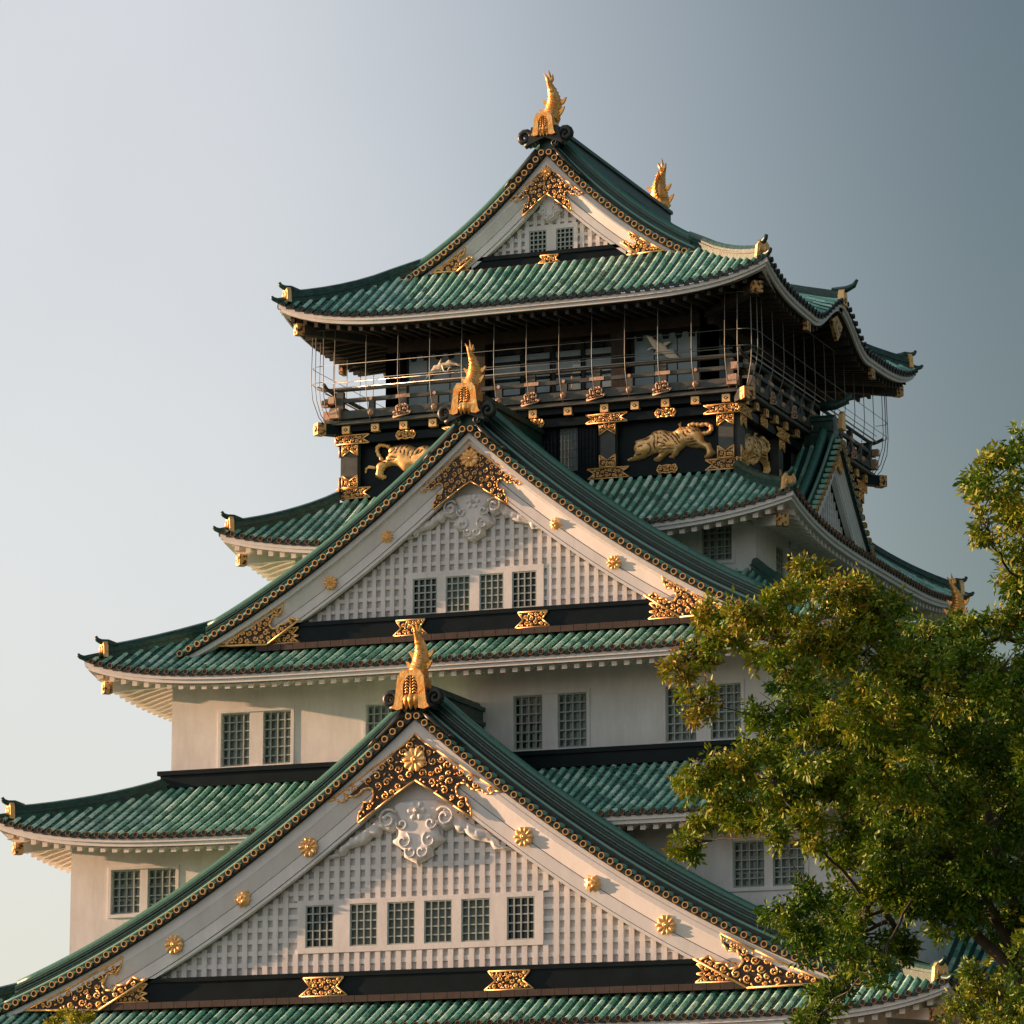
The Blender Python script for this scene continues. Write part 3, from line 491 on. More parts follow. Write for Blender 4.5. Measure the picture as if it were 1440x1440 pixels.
# dark beam courses where roofs meet the walls above
for hx,hy,z0,z1,ro in ((12.42,14.5,22.2,22.82,r2),(15.2,17.2,14.7,15.1,r1)):
    b=MB()
    for T,a,d in ((T0,hx,hy),(TR,hy,hx),(TB,hx,hy),(TL,hy,hx)):
        b.T=T; e_=.3
        b.box(-a-e_+.001,a+.001,-d-e_,-d-.002,z0,z1); b.box(-a-e_-.1,a+.2,-d-e_-.1,-d-e_+.05,z1-.14,z1+.03)
    b.T=T0; part(b,'ridge_course','lacquer',parent=ro)
# ------------------------------------------------------------ gables
def gable(T,z0,H,w,k,yv,yb,yl,yback,zc0,zc1,bandx,name,wins=(),frame=None,low=1.5,mo=.62,plate=(1,1),flowers=(),pend=1.0,kh=1.2,kd=(1.2,2.0),zt=None,vp=.40,lat=(.40,.2,.42),label=None,bandpl=(),corner=(1.0,0,0),detail=True,fish=None,ridge_z=None,flr=.36,boss=(1.68,.45),finial=False):
    zc=lambda x:z0-H*((1+k)*abs(x)/w-k*(x/w)**2)
    sl=lambda x:H/w*((1+k)-2*k*abs(x)/w)
    off=lambda x,v:zc(x)-v*math.sqrt(1+sl(x)**2)/1.22
    # lattice wall
    b=MB(T); sp,bw,hp=lat; xmax=w
    while off(xmax,low)<zc1-.05 and xmax>1: xmax-=.05
    def slabs(x0,x1):
        zt0=max(zc1,off((x0),low)); zt1=max(zc1,off((x1),low)); return zt0,zt1
    n=int(xmax/sp)+1; b.mi=1
    fr=frame
    for i in range(-n,n):
        x0=max(-xmax,i*sp); x1=min(xmax,(i+1)*sp)
        if x1-x0<.01: continue
        a,c=slabs(x0,x1); yy=yl+.13
        b.q(b.av((x0,yy,zc0)),b.av((x1,yy,zc0)),b.av((x1,yy,c+.1)),b.av((x0,yy,a+.1)))
    b.mi=0
    rects=[(fr[0],fr[1],fr[2],fr[3])] if fr else []
    for i in range(-n,n+1):
        x=i*sp
        if abs(x)>xmax-.05: continue
        x0=x-bw/2; x1=x+bw/2; tt=min(*slabs(x0,x1))+.05
        segs=[(zc1-.1,tt)]
        for (a,c,d,e_) in rects:
            if x1>a and x0<c: segs=[(zc1-.1,d),(e_,tt)]
        for za,zb in segs:
            if zb-za>.05: b.box(x0,x1,yl,yl+.14,za,zb)
    z=zc1+hp*.9
    while z<off(0,low):
        # extent in x at this height
        xe=xmax
        while xe>0 and off(xe,low)<z: xe-=.05
        spans=[(-xe,xe)]
        for (a,c,d,e_) in rects:
            if d-.05<z<e_+.05: spans=[(-xe,a),(c,xe)]
        for a,c in spans:
            if c-a>.1: b.box(a,c,yl+.035,yl+.138,z-bw*.42,z+bw*.42)
        z+=hp
    if fr:
        ops=[(a,c,d,e_) for a,c,d,e_ in wins]
        xs=sorted({fr[0],fr[1],*[q for o in ops for q in o[:2]]}); zs=sorted({fr[2],fr[3],*[q for o in ops for q in o[2:]]})
        for i in range(len(xs)-1):
            for j in range(len(zs)-1):
                xc=(xs[i]+xs[i+1])/2; zz=(zs[j]+zs[j+1])/2
                if any(o[0]<xc<o[1] and o[2]<zz<o[3] for o in ops): continue
                b.box(xs[i],xs[i+1],yl-.03,yl+.12,zs[j],zs[j+1])
    G=part(b,'gable',['plaster','latback' if detail else 'plaster'],label)
    for qi,q in enumerate(wins):
        op=qi in (0,len(wins)-1); window(T,*q,yl-.03,nx=4,nz=5,deep=.15,sub=False,thin=.024,shut=not op)
    # curve strips
    def strip(b,x0,x1,vt,vb,y0,y1,zmin=-99,n=28,yt=None):
        for sgn in (-1,1):
            rows=[]
            for i in range(n+1):
                x=x0+(x1-x0)*i/n; zt_=off(x,vt); zb_=max(off(x,vb),zmin)
                if zt_<zb_+.01: break
                rows.append([(sgn*x,yt if yt is not None else y0,zt_),(sgn*x,y0,zb_),(sgn*x,y1,zb_),(sgn*x,y1,zt_)])
            if len(rows)>1:
                ids=b.grid(rows,True); b.q(*ids[-1])
    b=MB(T)
    strip(b,0,w+.3,.17,.42,yv+.22,yb+.12)               # upper moulding
    strip(b,0,w+.3,.42,mo,yb-.14,yb+.12,zc0+.1)          # second moulding
    strip(b,0,w,mo,low-.1-(low-mo)*.45,yb+.01,yb+.25,zc0+.05,yt=yb-.13) # board, upper face leaning forward
    gt=low-.1-(low-mo)*.45
    strip(b,0,w,gt+.03,low-.16,yb,yb+.25,zc0+.05)
    strip(b,0,w,low-.13,low,yb+.02,yb+.25,zc0+.05)
    bo=part(b,'bargeboard','whitewood',parent=G)
    b=MB(T); strip(b,0,w,gt-.0,low-.1,yb+.03,yb+.2,zc0+.05); part(b,'board_groove','groove',parent=G)
    # verge tiles
    b=MB(T); x=.0; xs=[]
    b.mi=1; strip(b,0,w+.25,-.02,.17,yv+.08,yv+.6)
    x=.16
    while x<w+.2: xs.append(x); x+=vp/math.sqrt(1+sl(x)**2)
    r_=.122
    for x in [-q for q in xs]+xs:
        z=zc(x)
        b.mi=0; b.disc((x,z),r_,yv-.04,yv+.05,12,r_*.72)
        b.mi=1; b.disc((x,z),r_*.7,yv+.01,yv+.04,10)
        b.mi=2; b.smooth=True; b.grid([[(x+.115*math.cos(a),yy,z+.03+.115*math.sin(a)+.0) for a in [PI*q/5 for q in range(-1,7)]][::-1] for yy in (yv,yv+.42,yv+.43,yv+kd[0]-.12)]); b.smooth=False
    part(b,'verge_tiles',['bronze','darkmetal','tile'],parent=G)
    # roof slab with rolls
    b=MB(T); b.mi=1
    nx=30
    for sgn in (-1,1):
        rows=[[(sgn*w*1.02*i/nx,y,zc(w*1.02*i/nx)+.02) for i in range(nx+1)] for y in (yv+.15,yback)]
        b.grid(rows if sgn<0 else rows[::-1])
        rows=[[(sgn*w*1.02*i/nx,y,off(w*1.02*i/nx,.2)) for i in range(nx+1)] for y in (yv+.15,yback)]
        b.grid(rows)
    b.mi=0; y=yv+kd[1]+.3
    while y<yback-.1:
        for sgn in (-1,1):
            m_=int(w/.42); b.smooth=True
            for i in range(m_):
                b.val=random.random(); rows=[]
                for t_,rr in ((i/m_,.092),((i+1.03)/m_,.105)):
                    x=w*t_; rows.append([(sgn*x,y+rr*math.cos(a),zc(x)+.03+rr*math.sin(a)) for a in (0,PI*.25,PI*.5,PI*.75,PI)])
                b.grid(rows)
            b.smooth=False; b.val=.45
        y+=PITCH
    part(b,'gable_roof',['tile','pan'],parent=G)
    # descending ridges
    b=MB(T); b.mi=0
    ym=yv+kd[0]-.18
    xr0=.25
    def curvebox(b,x0,x1,h0,h1,y0,y1,n=26):
        for sgn in (-1,1):
            rows=[]
            for i in range(n+1):
                x=x0+(x1-x0)*i/n
                rows.append([(sgn*x,y0,off(x,-h1)),(sgn*x,y0,off(x,-h0)),(sgn*x,y1,off(x,-h0)),(sgn*x,y1,off(x,-h1))])
            ids=b.grid(rows,True); b.q(*ids[-1]); b.q(*ids[0][::-1])
    b.mi=3; curvebox(b,xr0,w+.1,0,.34,ym-.06,ym+.1)
    b.mi=1
    for sgn in (-1,1): b.tube([(sgn*x,ym,off(x,-.38)) for x in [xr0+(w+.1-xr0)*i/24 for i in range(25)]],.065,6)
    b.mi=3; y0,y1=yv+kd[0],yv+kd[1]; hh=kh*.92
    curvebox(b,xr0,w-.5,0,hh*.28,y0+.16,y1-.16)
    curvebox(b,xr0,w-.5,hh*.28,hh*.5,y0+.08,y1-.08)
    b.mi=0
    for q in range(4):
        ha=hh*(.5+.108*q); b.mi=0; b.val=(.25,.75,.35,.9)[q]; curvebox(b,xr0,w-.5,ha,ha+hh*.07,y0+.03*(q%2),y1-.03*(q%2)); b.mi=3; curvebox(b,xr0,w-.5,ha+hh*.07,ha+hh*.108,y0+.12,y1-.12)  # gap rows between courses coloured dark, standing in for their shade
    b.mi=0; b.val=.95
    for sgn in (-1,1): b.tube([(sgn*x,(y0+y1)/2,off(x,-hh*.97)) for x in [xr0+(w-.5-xr0)*i/24 for i in range(25)]],.17,8)
    part(b,'descending_ridge',['ridge','pale','tile','darkmetal'],parent=G)
    # main ridge
    zt=zt or z0+1.3; b=MB(T); h=zt-z0
    sec=[(-.34,-.3),(-.34,h*.25),(-.42,h*.26),(-.42,h*.36),(-.3,h*.37),(-.3,h*.68),(-.4,h*.69),(-.4,h*.8),(-.2,h*.84),(-.17,h*.94),(0,h),(.17,h*.94),(.2,h*.84),(.4,h*.8),(.4,h*.69),(.3,h*.68),(.3,h*.37),(.42,h*.36),(.42,h*.26),(.34,h*.25),(.34,-.3)]
    b.sweep([(0,yv+.3+(yback-yv-.3)*i/6,z0) for i in range(7)] if T is T0 else [(0,yv+.3,z0),(0,yback,z0)],sec) if T is T0 else None
    if T is not T0:
        rows=[[(a,y,z0+c) for a,c in sec] for y in (yv+.3,yback)]; ids=b.grid(rows,True); b.q(*ids[0]); b.q(*ids[1])
    part(b,'main_ridge','ridge',parent=G)
    # beam band with brown tile course
    b=MB(T); b.mi=0; b.box(-bandx,bandx,yb+.1,yl+.3,zc0,zc1-.16); b.box(-bandx,bandx,yb+.02,yl+.3,zc1-.16,zc1)
    b.mi=1
    nb=int(bandx*2/.5)
    for i in range(nb):
        x=-bandx+i*(2*bandx/nb); b.box(x+.008,x+2*bandx/nb-.008,yb-.12,yl+.2,zc0-.24,zc0-.012+.004*(i%2))
    part(b,'lacquered_beam',['lacquer','brown'],parent=G)
    if not detail:
        if finial:
            b=MB(T); b.prism([(-.3,z0+.35),(-.2,z0+.95),(0,z0+1.1),(.2,z0+.95),(.3,z0+.35)],yv-.05,yv+.12); part(b,'ridge_end_plate','gold',parent=G)
            b=MB(T); b.tube([(0,yv+.9,z0+1.35),(0,yv+.3,z0+1.38),(0,yv-.1,z0+1.48),(0,yv-.38,z0+1.78)],[.2,.2,.15,.06],8); part(b,'finial','ridge',parent=G)
            b=MB(T); filigree(b,[(0,z0-.5),(.6,z0-1.05),(.45,z0-1.35),(0,z0-1.0),(-.45,z0-1.35),(-.6,z0-1.05)],yb-.1,.7,5); part(b,'apex_plate',['gold','backing'],parent=G)
        return G
    # apex plate
    ps,po=plate
    half=[(x*ps,off(x*ps,0)-(v_-.45)*po-.45) for x,v_ in DATA['apex']]
    poly=half+[(-x,z) for x,z in half[1:-1]][::-1]
    b=MB(T); filigree(b,poly,yb-.12,max(ps,.62),4,.026*max(ps,.7)); part(b,'apex_plate',['gold','backing'],parent=G)
    b=MB(T); zf=z0-boss[0]; flower(b,(0,zf),boss[1],yb-.15,10,.1); part(b,'flower_boss','gold',parent=G)
    for (fx,vv,kind) in flowers:
        for sgn in (-1,1):
            b=MB(T); c=(sgn*fx,off(fx,vv))
            if kind: 
                pts=[]
                for i in range(22):
                    a=PI/2+2*PI*i/22; rr=flr*(1.0 if i%2==0 else .72); pts.append((c[0]+rr*math.cos(a),c[1]+rr*math.sin(a)))
                relief(b,pts,yb-.05,.14,.12,.09); b.mi=0; flower(b,(c[0],c[1]+.02),flr*.55,yb-.12,5,.1)
            else: flower(b,c,flr,yb-.05,10,.14)
            part(b,'flower_boss','gold',parent=G)
    # corner plates
    cs,dx_,dz_=corner; xe=15.4*cs+dx_
    for sgn in (-1,1):
        poly=[]
        for x,z in DATA['corner']:
            xx=x*cs+dx_; zz=(z-13.38)*(cs+.13*(cs<.9))+zc0-dz_; top=off(xx,.30)
            poly.append((sgn*xx,min(zz,top)))
        b=MB(T); filigree(b,poly if sgn<0 else poly[::-1],yb-.13,max(.66,cs),8,.028); part(b,'corner_plate',['gold','backing'],parent=G)
        # beam end plate with forked tail
        xa=xe-2.95*cs; bh=zc1-zc0-.2; L_=2.3*cs
        poly=[(xa+.25,zc0+.03),(xa+.25,zc0+bh*.55),(xa-.4,zc0+bh+.02),(xa-L_+.35,zc0+bh+.02),(xa-L_+.62,zc0+bh*.6),(xa-L_+.35,zc0+bh*.5),(xa-L_+.62,zc0+bh*.38),(xa-L_+.3,zc0+.03)]
        poly=[(sgn*x,z) for x,z in poly]
        b=MB(T); filigree(b,poly,yb+.04,.6,9,.022); part(b,'beam_plate',['gold','backing'],parent=G)
    for xc,hw in bandpl:
        bh=zc1-zc0-.18
        poly=[(xc-hw,zc0+.02),(xc-hw*.55,zc0+bh*.5),(xc-hw*.85,zc0+bh),(xc+hw*.85,zc0+bh),(xc+hw*.55,zc0+bh*.5),(xc+hw,zc0+.02)]
        b=MB(T); filigree(b,poly,yb+.04,.6,11,.022); part(b,'beam_plate',['gold','backing'],parent=G)
    # plaster pendant and leaf scrolls
    b=MB(T); ps2=pend; zk=z0-low*.97
    dz=lambda v_:z0-(low*1.18)-(v_-2.75)*ps2 if v_>2.5 else z0-low
    base=z0-3.036*ps2
    hp_=[(x*ps2,base-(v_-3.04)*ps2) for x,v_ in DATA['pendant']]
    poly=hp_+[(-x,z) for x,z in hp_[1:-1]][::-1]
    b.prism([(-2.3*ps2,base-.45*ps2),(0,base+.85*ps2),(2.3*ps2,base-.45*ps2),(1.5*ps2,base-.5*ps2),(.9*ps2,base-.95*ps2),(-.9*ps2,base-.95*ps2),(-1.5*ps2,base-.5*ps2)][::-1],yl-.03,yl+.1)
    relief(b,poly,yl-.03,.2*ps2+.05,.16*ps2,.12*ps2)
    yy=yl-.2*ps2-.1
    for sgn in (-1,1):
        for (cx_,cz_,r0,a0,tn,dr) in ((.55,3.95,.24,.3,1.1,-1),(.5,4.55,.3,2.0,1.1,1),(.2,4.95,.24,.5,1.0,-1)):
            P=spiral((cx_*ps2,base-(cz_-3.04)*ps2),r0*ps2,.07*ps2,a0,tn,12,yy,dr)
            b.tube([(sgn*p[0],p[1],p[2]) for p in P],[.045*ps2]*10+[.06*ps2]*3,5)
        lp=[(sgn*x*ps2,base-(v_-3.04)*ps2*1.0) for x,v_ in DATA['leaf']]
        lf_=lambda x,v_:(sgn*x*ps2,base-(v_-3.04)*ps2)
        relief(b,lp,yl-.03,.26*ps2,.16*ps2,.1*ps2,[[lf_(1.25+.33*q,3.35+.27*q),lf_(1.5+.33*q,3.62+.25*q),lf_(1.52+.33*q,3.95+.22*q)] for q in range(5)],.12*ps2,.07*ps2)
        P=spiral((1.1*ps2,base-(3.75-3.04)*ps2),.38*ps2,.08*ps2,2.5,1.4,16,yy-.04,-1)
        b.tube([(sgn*p[0],p[1],p[2]) for p in P],[.05*ps2]*12+[.07*ps2]*5,6)
    part(b,'plaster_pendant','plaster',parent=G)
    b=MB(T); flower(b,(0,base-.45*ps2),.36*ps2,yl-.18*ps2-.02,6,.2*ps2); part(b,'star_boss','whitewood',parent=G)
    # dark scroll ornament below the ridge end, gilt bell plate, fish
    b=MB(T); zb=z0+.38
    b.mi=0
    b.prism([(-.75,zb-.25),(-.55,zb+.5),(.55,zb+.5),(.75,zb-.25),(0,zb+.05)],yv-.1,yv+.35)
    for sgn in (-1,1):
        P=spiral((sgn*.86,zb+.12),.34,.06,-PI/2,1.6,18,yv+.05,-sgn)
        b.tube(P,[.13]*14+[.09]*5,7)
        b.tube([(sgn*x_,yv+.1,off(x_,-.28)) for x_ in (.35,.7,1.05,1.4,1.75)],[.13,.15,.12,.1,.04],6); b.tube([(sgn*1.3,yv+.05,off(1.3,-.2)),(sgn*1.5,yv+.05,off(1.5,-.36)),(sgn*1.75,yv+.05,off(1.75,-.32))],[.05,.06,.02],5)
        P=spiral((sgn*.42,zb-.2),.17,.05,0,1.2,10,yv-.02,-sgn); b.tube(P,.05,5)
    part(b,'ridge_scroll','darkmetal',parent=G)
    fs,zp0,zp1,ztip,tw=fish
    b=MB(T); hb=zp1-zp0; wt=.44*fs; wb=.72*fs
    yf=yv-.16
    outl=[(-wb,zp0),(-wb*.88,zp0+.1*hb),(-wb*.8,zp0+.35*hb),(-wt*1.15,zp0+.82*hb),(-wt*.8,zp0+hb),(wt*.8,zp0+hb),(wt*1.15,zp0+.82*hb),(wb*.8,zp0+.35*hb),(wb*.88,zp0+.1*hb),(wb,zp0),(wb*.72,zp0-.06*hb),(wb*.6,zp0+.06*hb)]
    inn=[(wt*.72,zp0+.1*hb),(wt*.68,zp0+.6*hb),(wt*.4,zp0+.8*hb),(0,zp0+.85*hb),(-wt*.4,zp0+.8*hb),(-wt*.68,zp0+.6*hb),(-wt*.72,zp0+.1*hb)]
    # frame pieces left/right/top around the opening
    for sgn in (-1,1):
        pl=[(sgn*x,z) for x,z in ((wt*.7,zp0-.02*hb),(wb*.72,zp0-.06*hb),(wb,zp0),(wb*.88,zp0+.1*hb),(wb*.8,zp0+.35*hb),(wt*1.15,zp0+.82*hb),(wt*.8,zp0+hb),(0,zp0+hb),(0,zp0+.86*hb),(wt*.35,zp0+.82*hb),(wt*.62,zp0+.62*hb))]
        b.prism(pl,yf-.08,yf+.08)
    b.mi=1; b.box(-wt*.75,wt*.75,yf+.04,yf+.3,zp0,zp0+hb*.86); b.mi=0
    b.tube([(0,yf-.06,zp0+hb*.02),(0,yf-.06,zp0+.84*hb)],.03*fs,5)
    for j in range(6):
        z=zp0+hb*(.36+.08*j)
        for sgn in (-1,1): b.tube([(0,yf-.04,z),(sgn*wt*.34,yf-.06,z+.07*hb),(sgn*wt*.6,yf-.03,z-.01)],[.028*fs,.045*fs,.02*fs],4)
    for sgn in (-1,0,1):
        lf=[(sgn*wt*.42+a*wt*.36,zp0+hb*c) for a,c in ((0,-.07),(.8,.12),(1,.26),(.5,.38),(0,.44),(-.5,.38),(-1,.26),(-.8,.12))]
        relief(b,lf,yf-.03+abs(sgn)*.03,.12,.12,.12)
    for sx_ in (-1,1): b.box(sx_*wb*.62-.05,sx_*wb*.62+.05,yf+.08,yf+.7,zp0+.05*hb,zp0+.8*hb)
    b.box(-wt*.9,wt*.9,yf+.08,yf+.7,zp0+hb*.86,zp0+hb*.99)
    part(b,'ridge_bell_plate',['goldb','backing'],parent=G)
    return G
def fishstatue(x,y,z0,h,flip=1,lean=.15,label=''):
    """gilt dolphin-fish: scaled body rising from the base, fins at the flanks, tail raised"""
    b=MB(); n=26; P=[];rad=[]
    for i in range(n+1):
        t=i/n
        P.append((x+lean*h*.25*math.sin(t*PI*1.1),y+flip*h*(.18*math.sin(t*PI)-.02*t)-flip*.1*h*t,z0+h*t))
        r_=.19*h*(1-.1*t) if t<.3 else .18*h*(1-(t-.3)/.7)**.8+.02*h
        rad.append(r_*(1+(.13 if i%2 else -.08)*(t<.75)))
    b.tube(P,rad,12)
    o=part(b,'roof_fish_statue','goldb',label)
    b=MB() # belly chevrons
    for i in range(2,17):
        t=i/n; p=P[i]; r_=rad[i]*1.02
        b.tube([(p[0]+r_*.72*s,p[1]-flip*r_*(1.02-.62*abs(s)),p[2]+.02*h-abs(s)*.09*h) for s in (-1,-.5,0,.5,1)],[.015*h,.026*h,.03*h,.026*h,.015*h],5)
    part(b,'belly_scales','goldb',parent=o)
    def leaf(pts,yc,th=.05):
        b=MB(); 
        rows=[[(px,yc-th,pz) for px,pz in pts],[(px,yc+th,pz) for px,pz in pts]]
        ids=b.grid(rows,True); b.q(*ids[0][::-1]); b.q(*ids[1]); return b
    for s in (-1,1):
        for (t,sc) in ((.16,.75),(.44,.6)):
            i=int(t*n); p=P[i]; bx_=p[0]+s*rad[i]*.8
            pts=[(bx_,p[2]-.08*h*sc),(bx_+s*.12*h*sc,p[2]-.02*h),(bx_+s*.2*h*sc,p[2]+.10*h*sc),(bx_+s*.24*h*sc,p[2]+.22*h*sc),(bx_+s*.15*h*sc,p[2]+.19*h*sc),(bx_+s*.12*h*sc,p[2]+.13*h*sc),(bx_+s*.05*h*sc,p[2]+.15*h*sc),(bx_,p[2]+.1*h*sc)]
            part(leaf(pts,p[1]),'fin','goldb',parent=o)
    # dorsal spikes on the far side
    b=MB()
    for i in range(3,20,2):
        p=P[i]; r_=rad[i]
        b.tube([(p[0],p[1]+flip*r_*.7,p[2]),(p[0]+.02,p[1]+flip*(r_+.09*h),p[2]+.05*h),(p[0]+.03,p[1]+flip*(r_+.12*h),p[2]+.12*h)],[.035*h,.03*h,.005],5)
    part(b,'dorsal_spikes','goldb',parent=o)
    b=MB(); p=P[-4]
    for s,l in ((-.5,.26),(.1,.34),(.6,.22)):
        b.tube([p,(p[0]+s*.1*h,p[1]+flip*.06*h,p[2]+.12*h),(p[0]+s*.2*h-.04*h,p[1]+flip*.02*h,p[2]+l*h)],[.06*h,.05*h,.01],6)
    part(b,'tail','goldb',parent=o)
    b=MB(); p=P[1] # head looks along the ridge
    b.tube([(p[0],p[1]+flip*.05,p[2]+.1*h),(p[0],p[1]+flip*.22*h,p[2]+.03*h),(p[0],p[1]+flip*.36*h,p[2]+.06*h)],[.2*h,.18*h,.09*h],8)
    part(b,'head','goldb',parent=o)
    return o
G1=gable(T0,23.6,10.2,16.6,.42,-20.55,-20.2,-19.86,-14.3,13.62,14.48,12.4,'g1',
  wins=[(s*1 if s>0 else s,e_,15.4,16.92) for s,e_ in ((-4.4,-3.3),(-2.67,-1.6),(-1.22,-.15),(.2,1.27),(1.62,2.72),(3.35,4.4))],frame=(-4.72,4.72,15.2,17.1),
  low=1.95,mo=.64,flowers=((4.13,1.25,0),(6.71,1.22,1),(9.41,1.15,0)),zt=24.85,bandpl=((-3.55,.92),(3.55,.92)),kh=1.2,kd=(.75,1.5),
  label='large lowest front gable with six barred windows and a white lattice',corner=(1.0,0,.22),fish=(1.0,23.75,25.1,26.6,0))
G2=gable(T0,35.15,7.9,11.6,.34,-15.45,-14.95,-14.6,-8.3,27.42,28.2,8.7,'g2',
  wins=[(-2.48,-1.5,28.25,29.62),(-1.15,-.18,28.25,29.62),(.2,1.17,28.25,29.62),(1.5,2.48,28.25,29.62)],frame=(-2.75,2.75,28.06,29.85),
  low=1.62,mo=.55,plate=(.68,.82),flowers=((3.38,1.02,1),(5.67,1.0,0)),pend=.8,zt=36.7,bandpl=((-2.44,.68),(2.44,.68)),lat=(.37,.17,.4),kh=1.2,kd=(1.0,1.8),corner=(.71,-.55,0),flr=.27,boss=(1.2,.36),
  label='middle front gable with four barred windows',fish=(.86,35.6,36.72,38.15,0))
G5=gable(T0,48.1,5.1,6.5,.43,-7.15,-6.85,-6.55,7.15,43.46,43.98,5.1,'g5',
  wins=[(-.9,-.16,43.98,44.92),(.24,.98,43.98,44.92)],frame=(-1.08,1.14,43.9,45.1),
  low=1.42,mo=.5,plate=(.47,.7),flowers=(),pend=.54,zt=49.35,bandpl=((0.05,.45),),lat=(.33,.16,.33),kh=.9,kd=(.7,1.3),corner=(.36,-.65,0),vp=.35,boss=(.95,.22),
  label='topmost front gable with two small windows',fish=(.72,48.62,49.5,51.4,0))
fishstatue(.05,-20.3,25.0,1.62,1,.25,'gold fish statue on the lowest front gable')
fishstatue(.05,-15.2,36.62,1.5,1,.3,'gold fish statue on the middle gable')
fishstatue(.1,-6.9,49.3,1.7,1,.3,'front gold fish statue on the topmost ridge')
fishstatue(0,7.0,49.2,1.85,-1,-.2,'rear gold fish statue on the topmost ridge')
# side gables
SG4R=gable(TR,37.0,4.9,5.4,.25,-9.95,-9.6,-9.3,-8.2,33.0,33.3,4.2,'sg4',low=1.15,mo=.45,detail=False,finial=True,kh=.6,kd=(.5,.9),lat=(.3,.12,.3),zt=38.0,label='small side gable under the veranda')
SG4L=gable(TL,37.0,4.9,5.4,.25,-9.95,-9.6,-9.3,-8.2,33.0,33.3,4.2,'sg4',low=1.15,mo=.45,detail=False,finial=True,kh=.6,kd=(.5,.9),lat=(.3,.12,.3),zt=38.0,label='small side gable on the far left face')
SG1R=gable(TR,20.2,6.2,8.2,.3,-18.6,-18.2,-17.9,-15.1,14.2,14.7,6.5,'sg1',low=1.4,mo=.5,detail=False,finial=True,kh=.8,kd=(.6,1.1),lat=(.4,.18,.4),label='lower side gable behind the tree')
SG1L=gable(TL,18.4,4.2,5.2,.3,-17.6,-17.2,-16.9,-15.1,14.2,14.7,3.8,'sg1',low=1.4,mo=.5,detail=False,finial=True,kh=.8,kd=(.6,1.1),lat=(.4,.18,.4),label='lower gable on the left face')
# karahafu ridge on the right and left eaves
for T in (TR,TL):
    b=MB(T)
    b.sweep([(-.35,-6.0,43.55),(-.35,-7.2,43.3),(-.35,-8.6,42.95),(-.35,-10.05,42.62)],[(-.24,-.6),(-.24,.15),(-.12,.3),(.12,.3),(.24,.15),(.24,-.6)])
    o=part(b,'hip_ridge','ridge',parent=r5)
    b=MB(T); b.prism([(-.65,42.35),(-.59,42.8),(-.47,42.98),(-.23,42.98),(-.11,42.8),(-.05,42.35)],-10.25,-10.0); part(b,'ridge_end_plate','gold',parent=r5)
    b=MB(T); b.tube([(-.35,-9.7,42.98),(-.35,-10.3,43.0),(-.35,-10.6,43.12),(-.35,-10.75,43.35)],[.14,.14,.11,.06],7); part(b,'finial','ridge',parent=r5)
    for x in (-4.6,4.2):
        b=MB(T); b.box(x-.25,x+.25,-10.02,-9.85,40.35,40.75); part(b,'eave_plate','cloud',parent=r5)
    b=MB(T); b.prism([(-1.05,41.65),(-.35,41.95),(.35,41.65),(.1,41.3),(-.35,40.9),(-.8,41.3)],-9.9,-9.75); part(b,'eave_plate','cloud',parent=r5)
# fish on the far right side gable of the third roof
gable(TR,28.5,2.3,3.6,.2,-14.5,-14.2,-13.9,-9.5,26.7,26.9,2.8,'sg3',low=.7,mo=.35,detail=False,kh=.5,kd=(.4,.8),lat=(.3,.12,.3),zt=29.4,label='small side gable of the third roof, its ridge end showing above the leaves')
fishstatue(14.3,0,29.4,1.5,1,.5,'small gold fish statue at the far right, half hidden by leaves')
# ------------------------------------------------------------ black lacquered storey
def faces(): return ((T0,8.25),(TR,8.25),(TB,8.25),(TL,8.25))
b=MB(); b.box(-7.95,7.95,-7.95,7.95,33.5,37.3)
for T,_ in faces():
    b.T=T
    b.box(-8.35,8.12,-8.35,-7.9,36.48,36.80)    # upper beam
    b.box(-8.2,8.0,-8.2,-7.9,34.28,34.72)       # lower beam
    b.box(-8.42,8.22,-8.45,-7.93,36.95,37.2)    # cornice under the veranda
body=part(b,'storey_wall','lacquer','black lacquered storey wall with gold fittings'); 
b=MB(); b.box(-8.72,8.72,-8.72,8.72,37.2,37.32); b.box(-8.55,8.55,-8.55,8.55,37.32,37.4)
part(b,'veranda','greywood')
ver=bpy.data.objects['veranda']
STUD=[-7.9,-6.65,-5.44,-4.2,-2.95,-1.45,0,1.45,2.95,4.2,5.44,6.65,7.9]
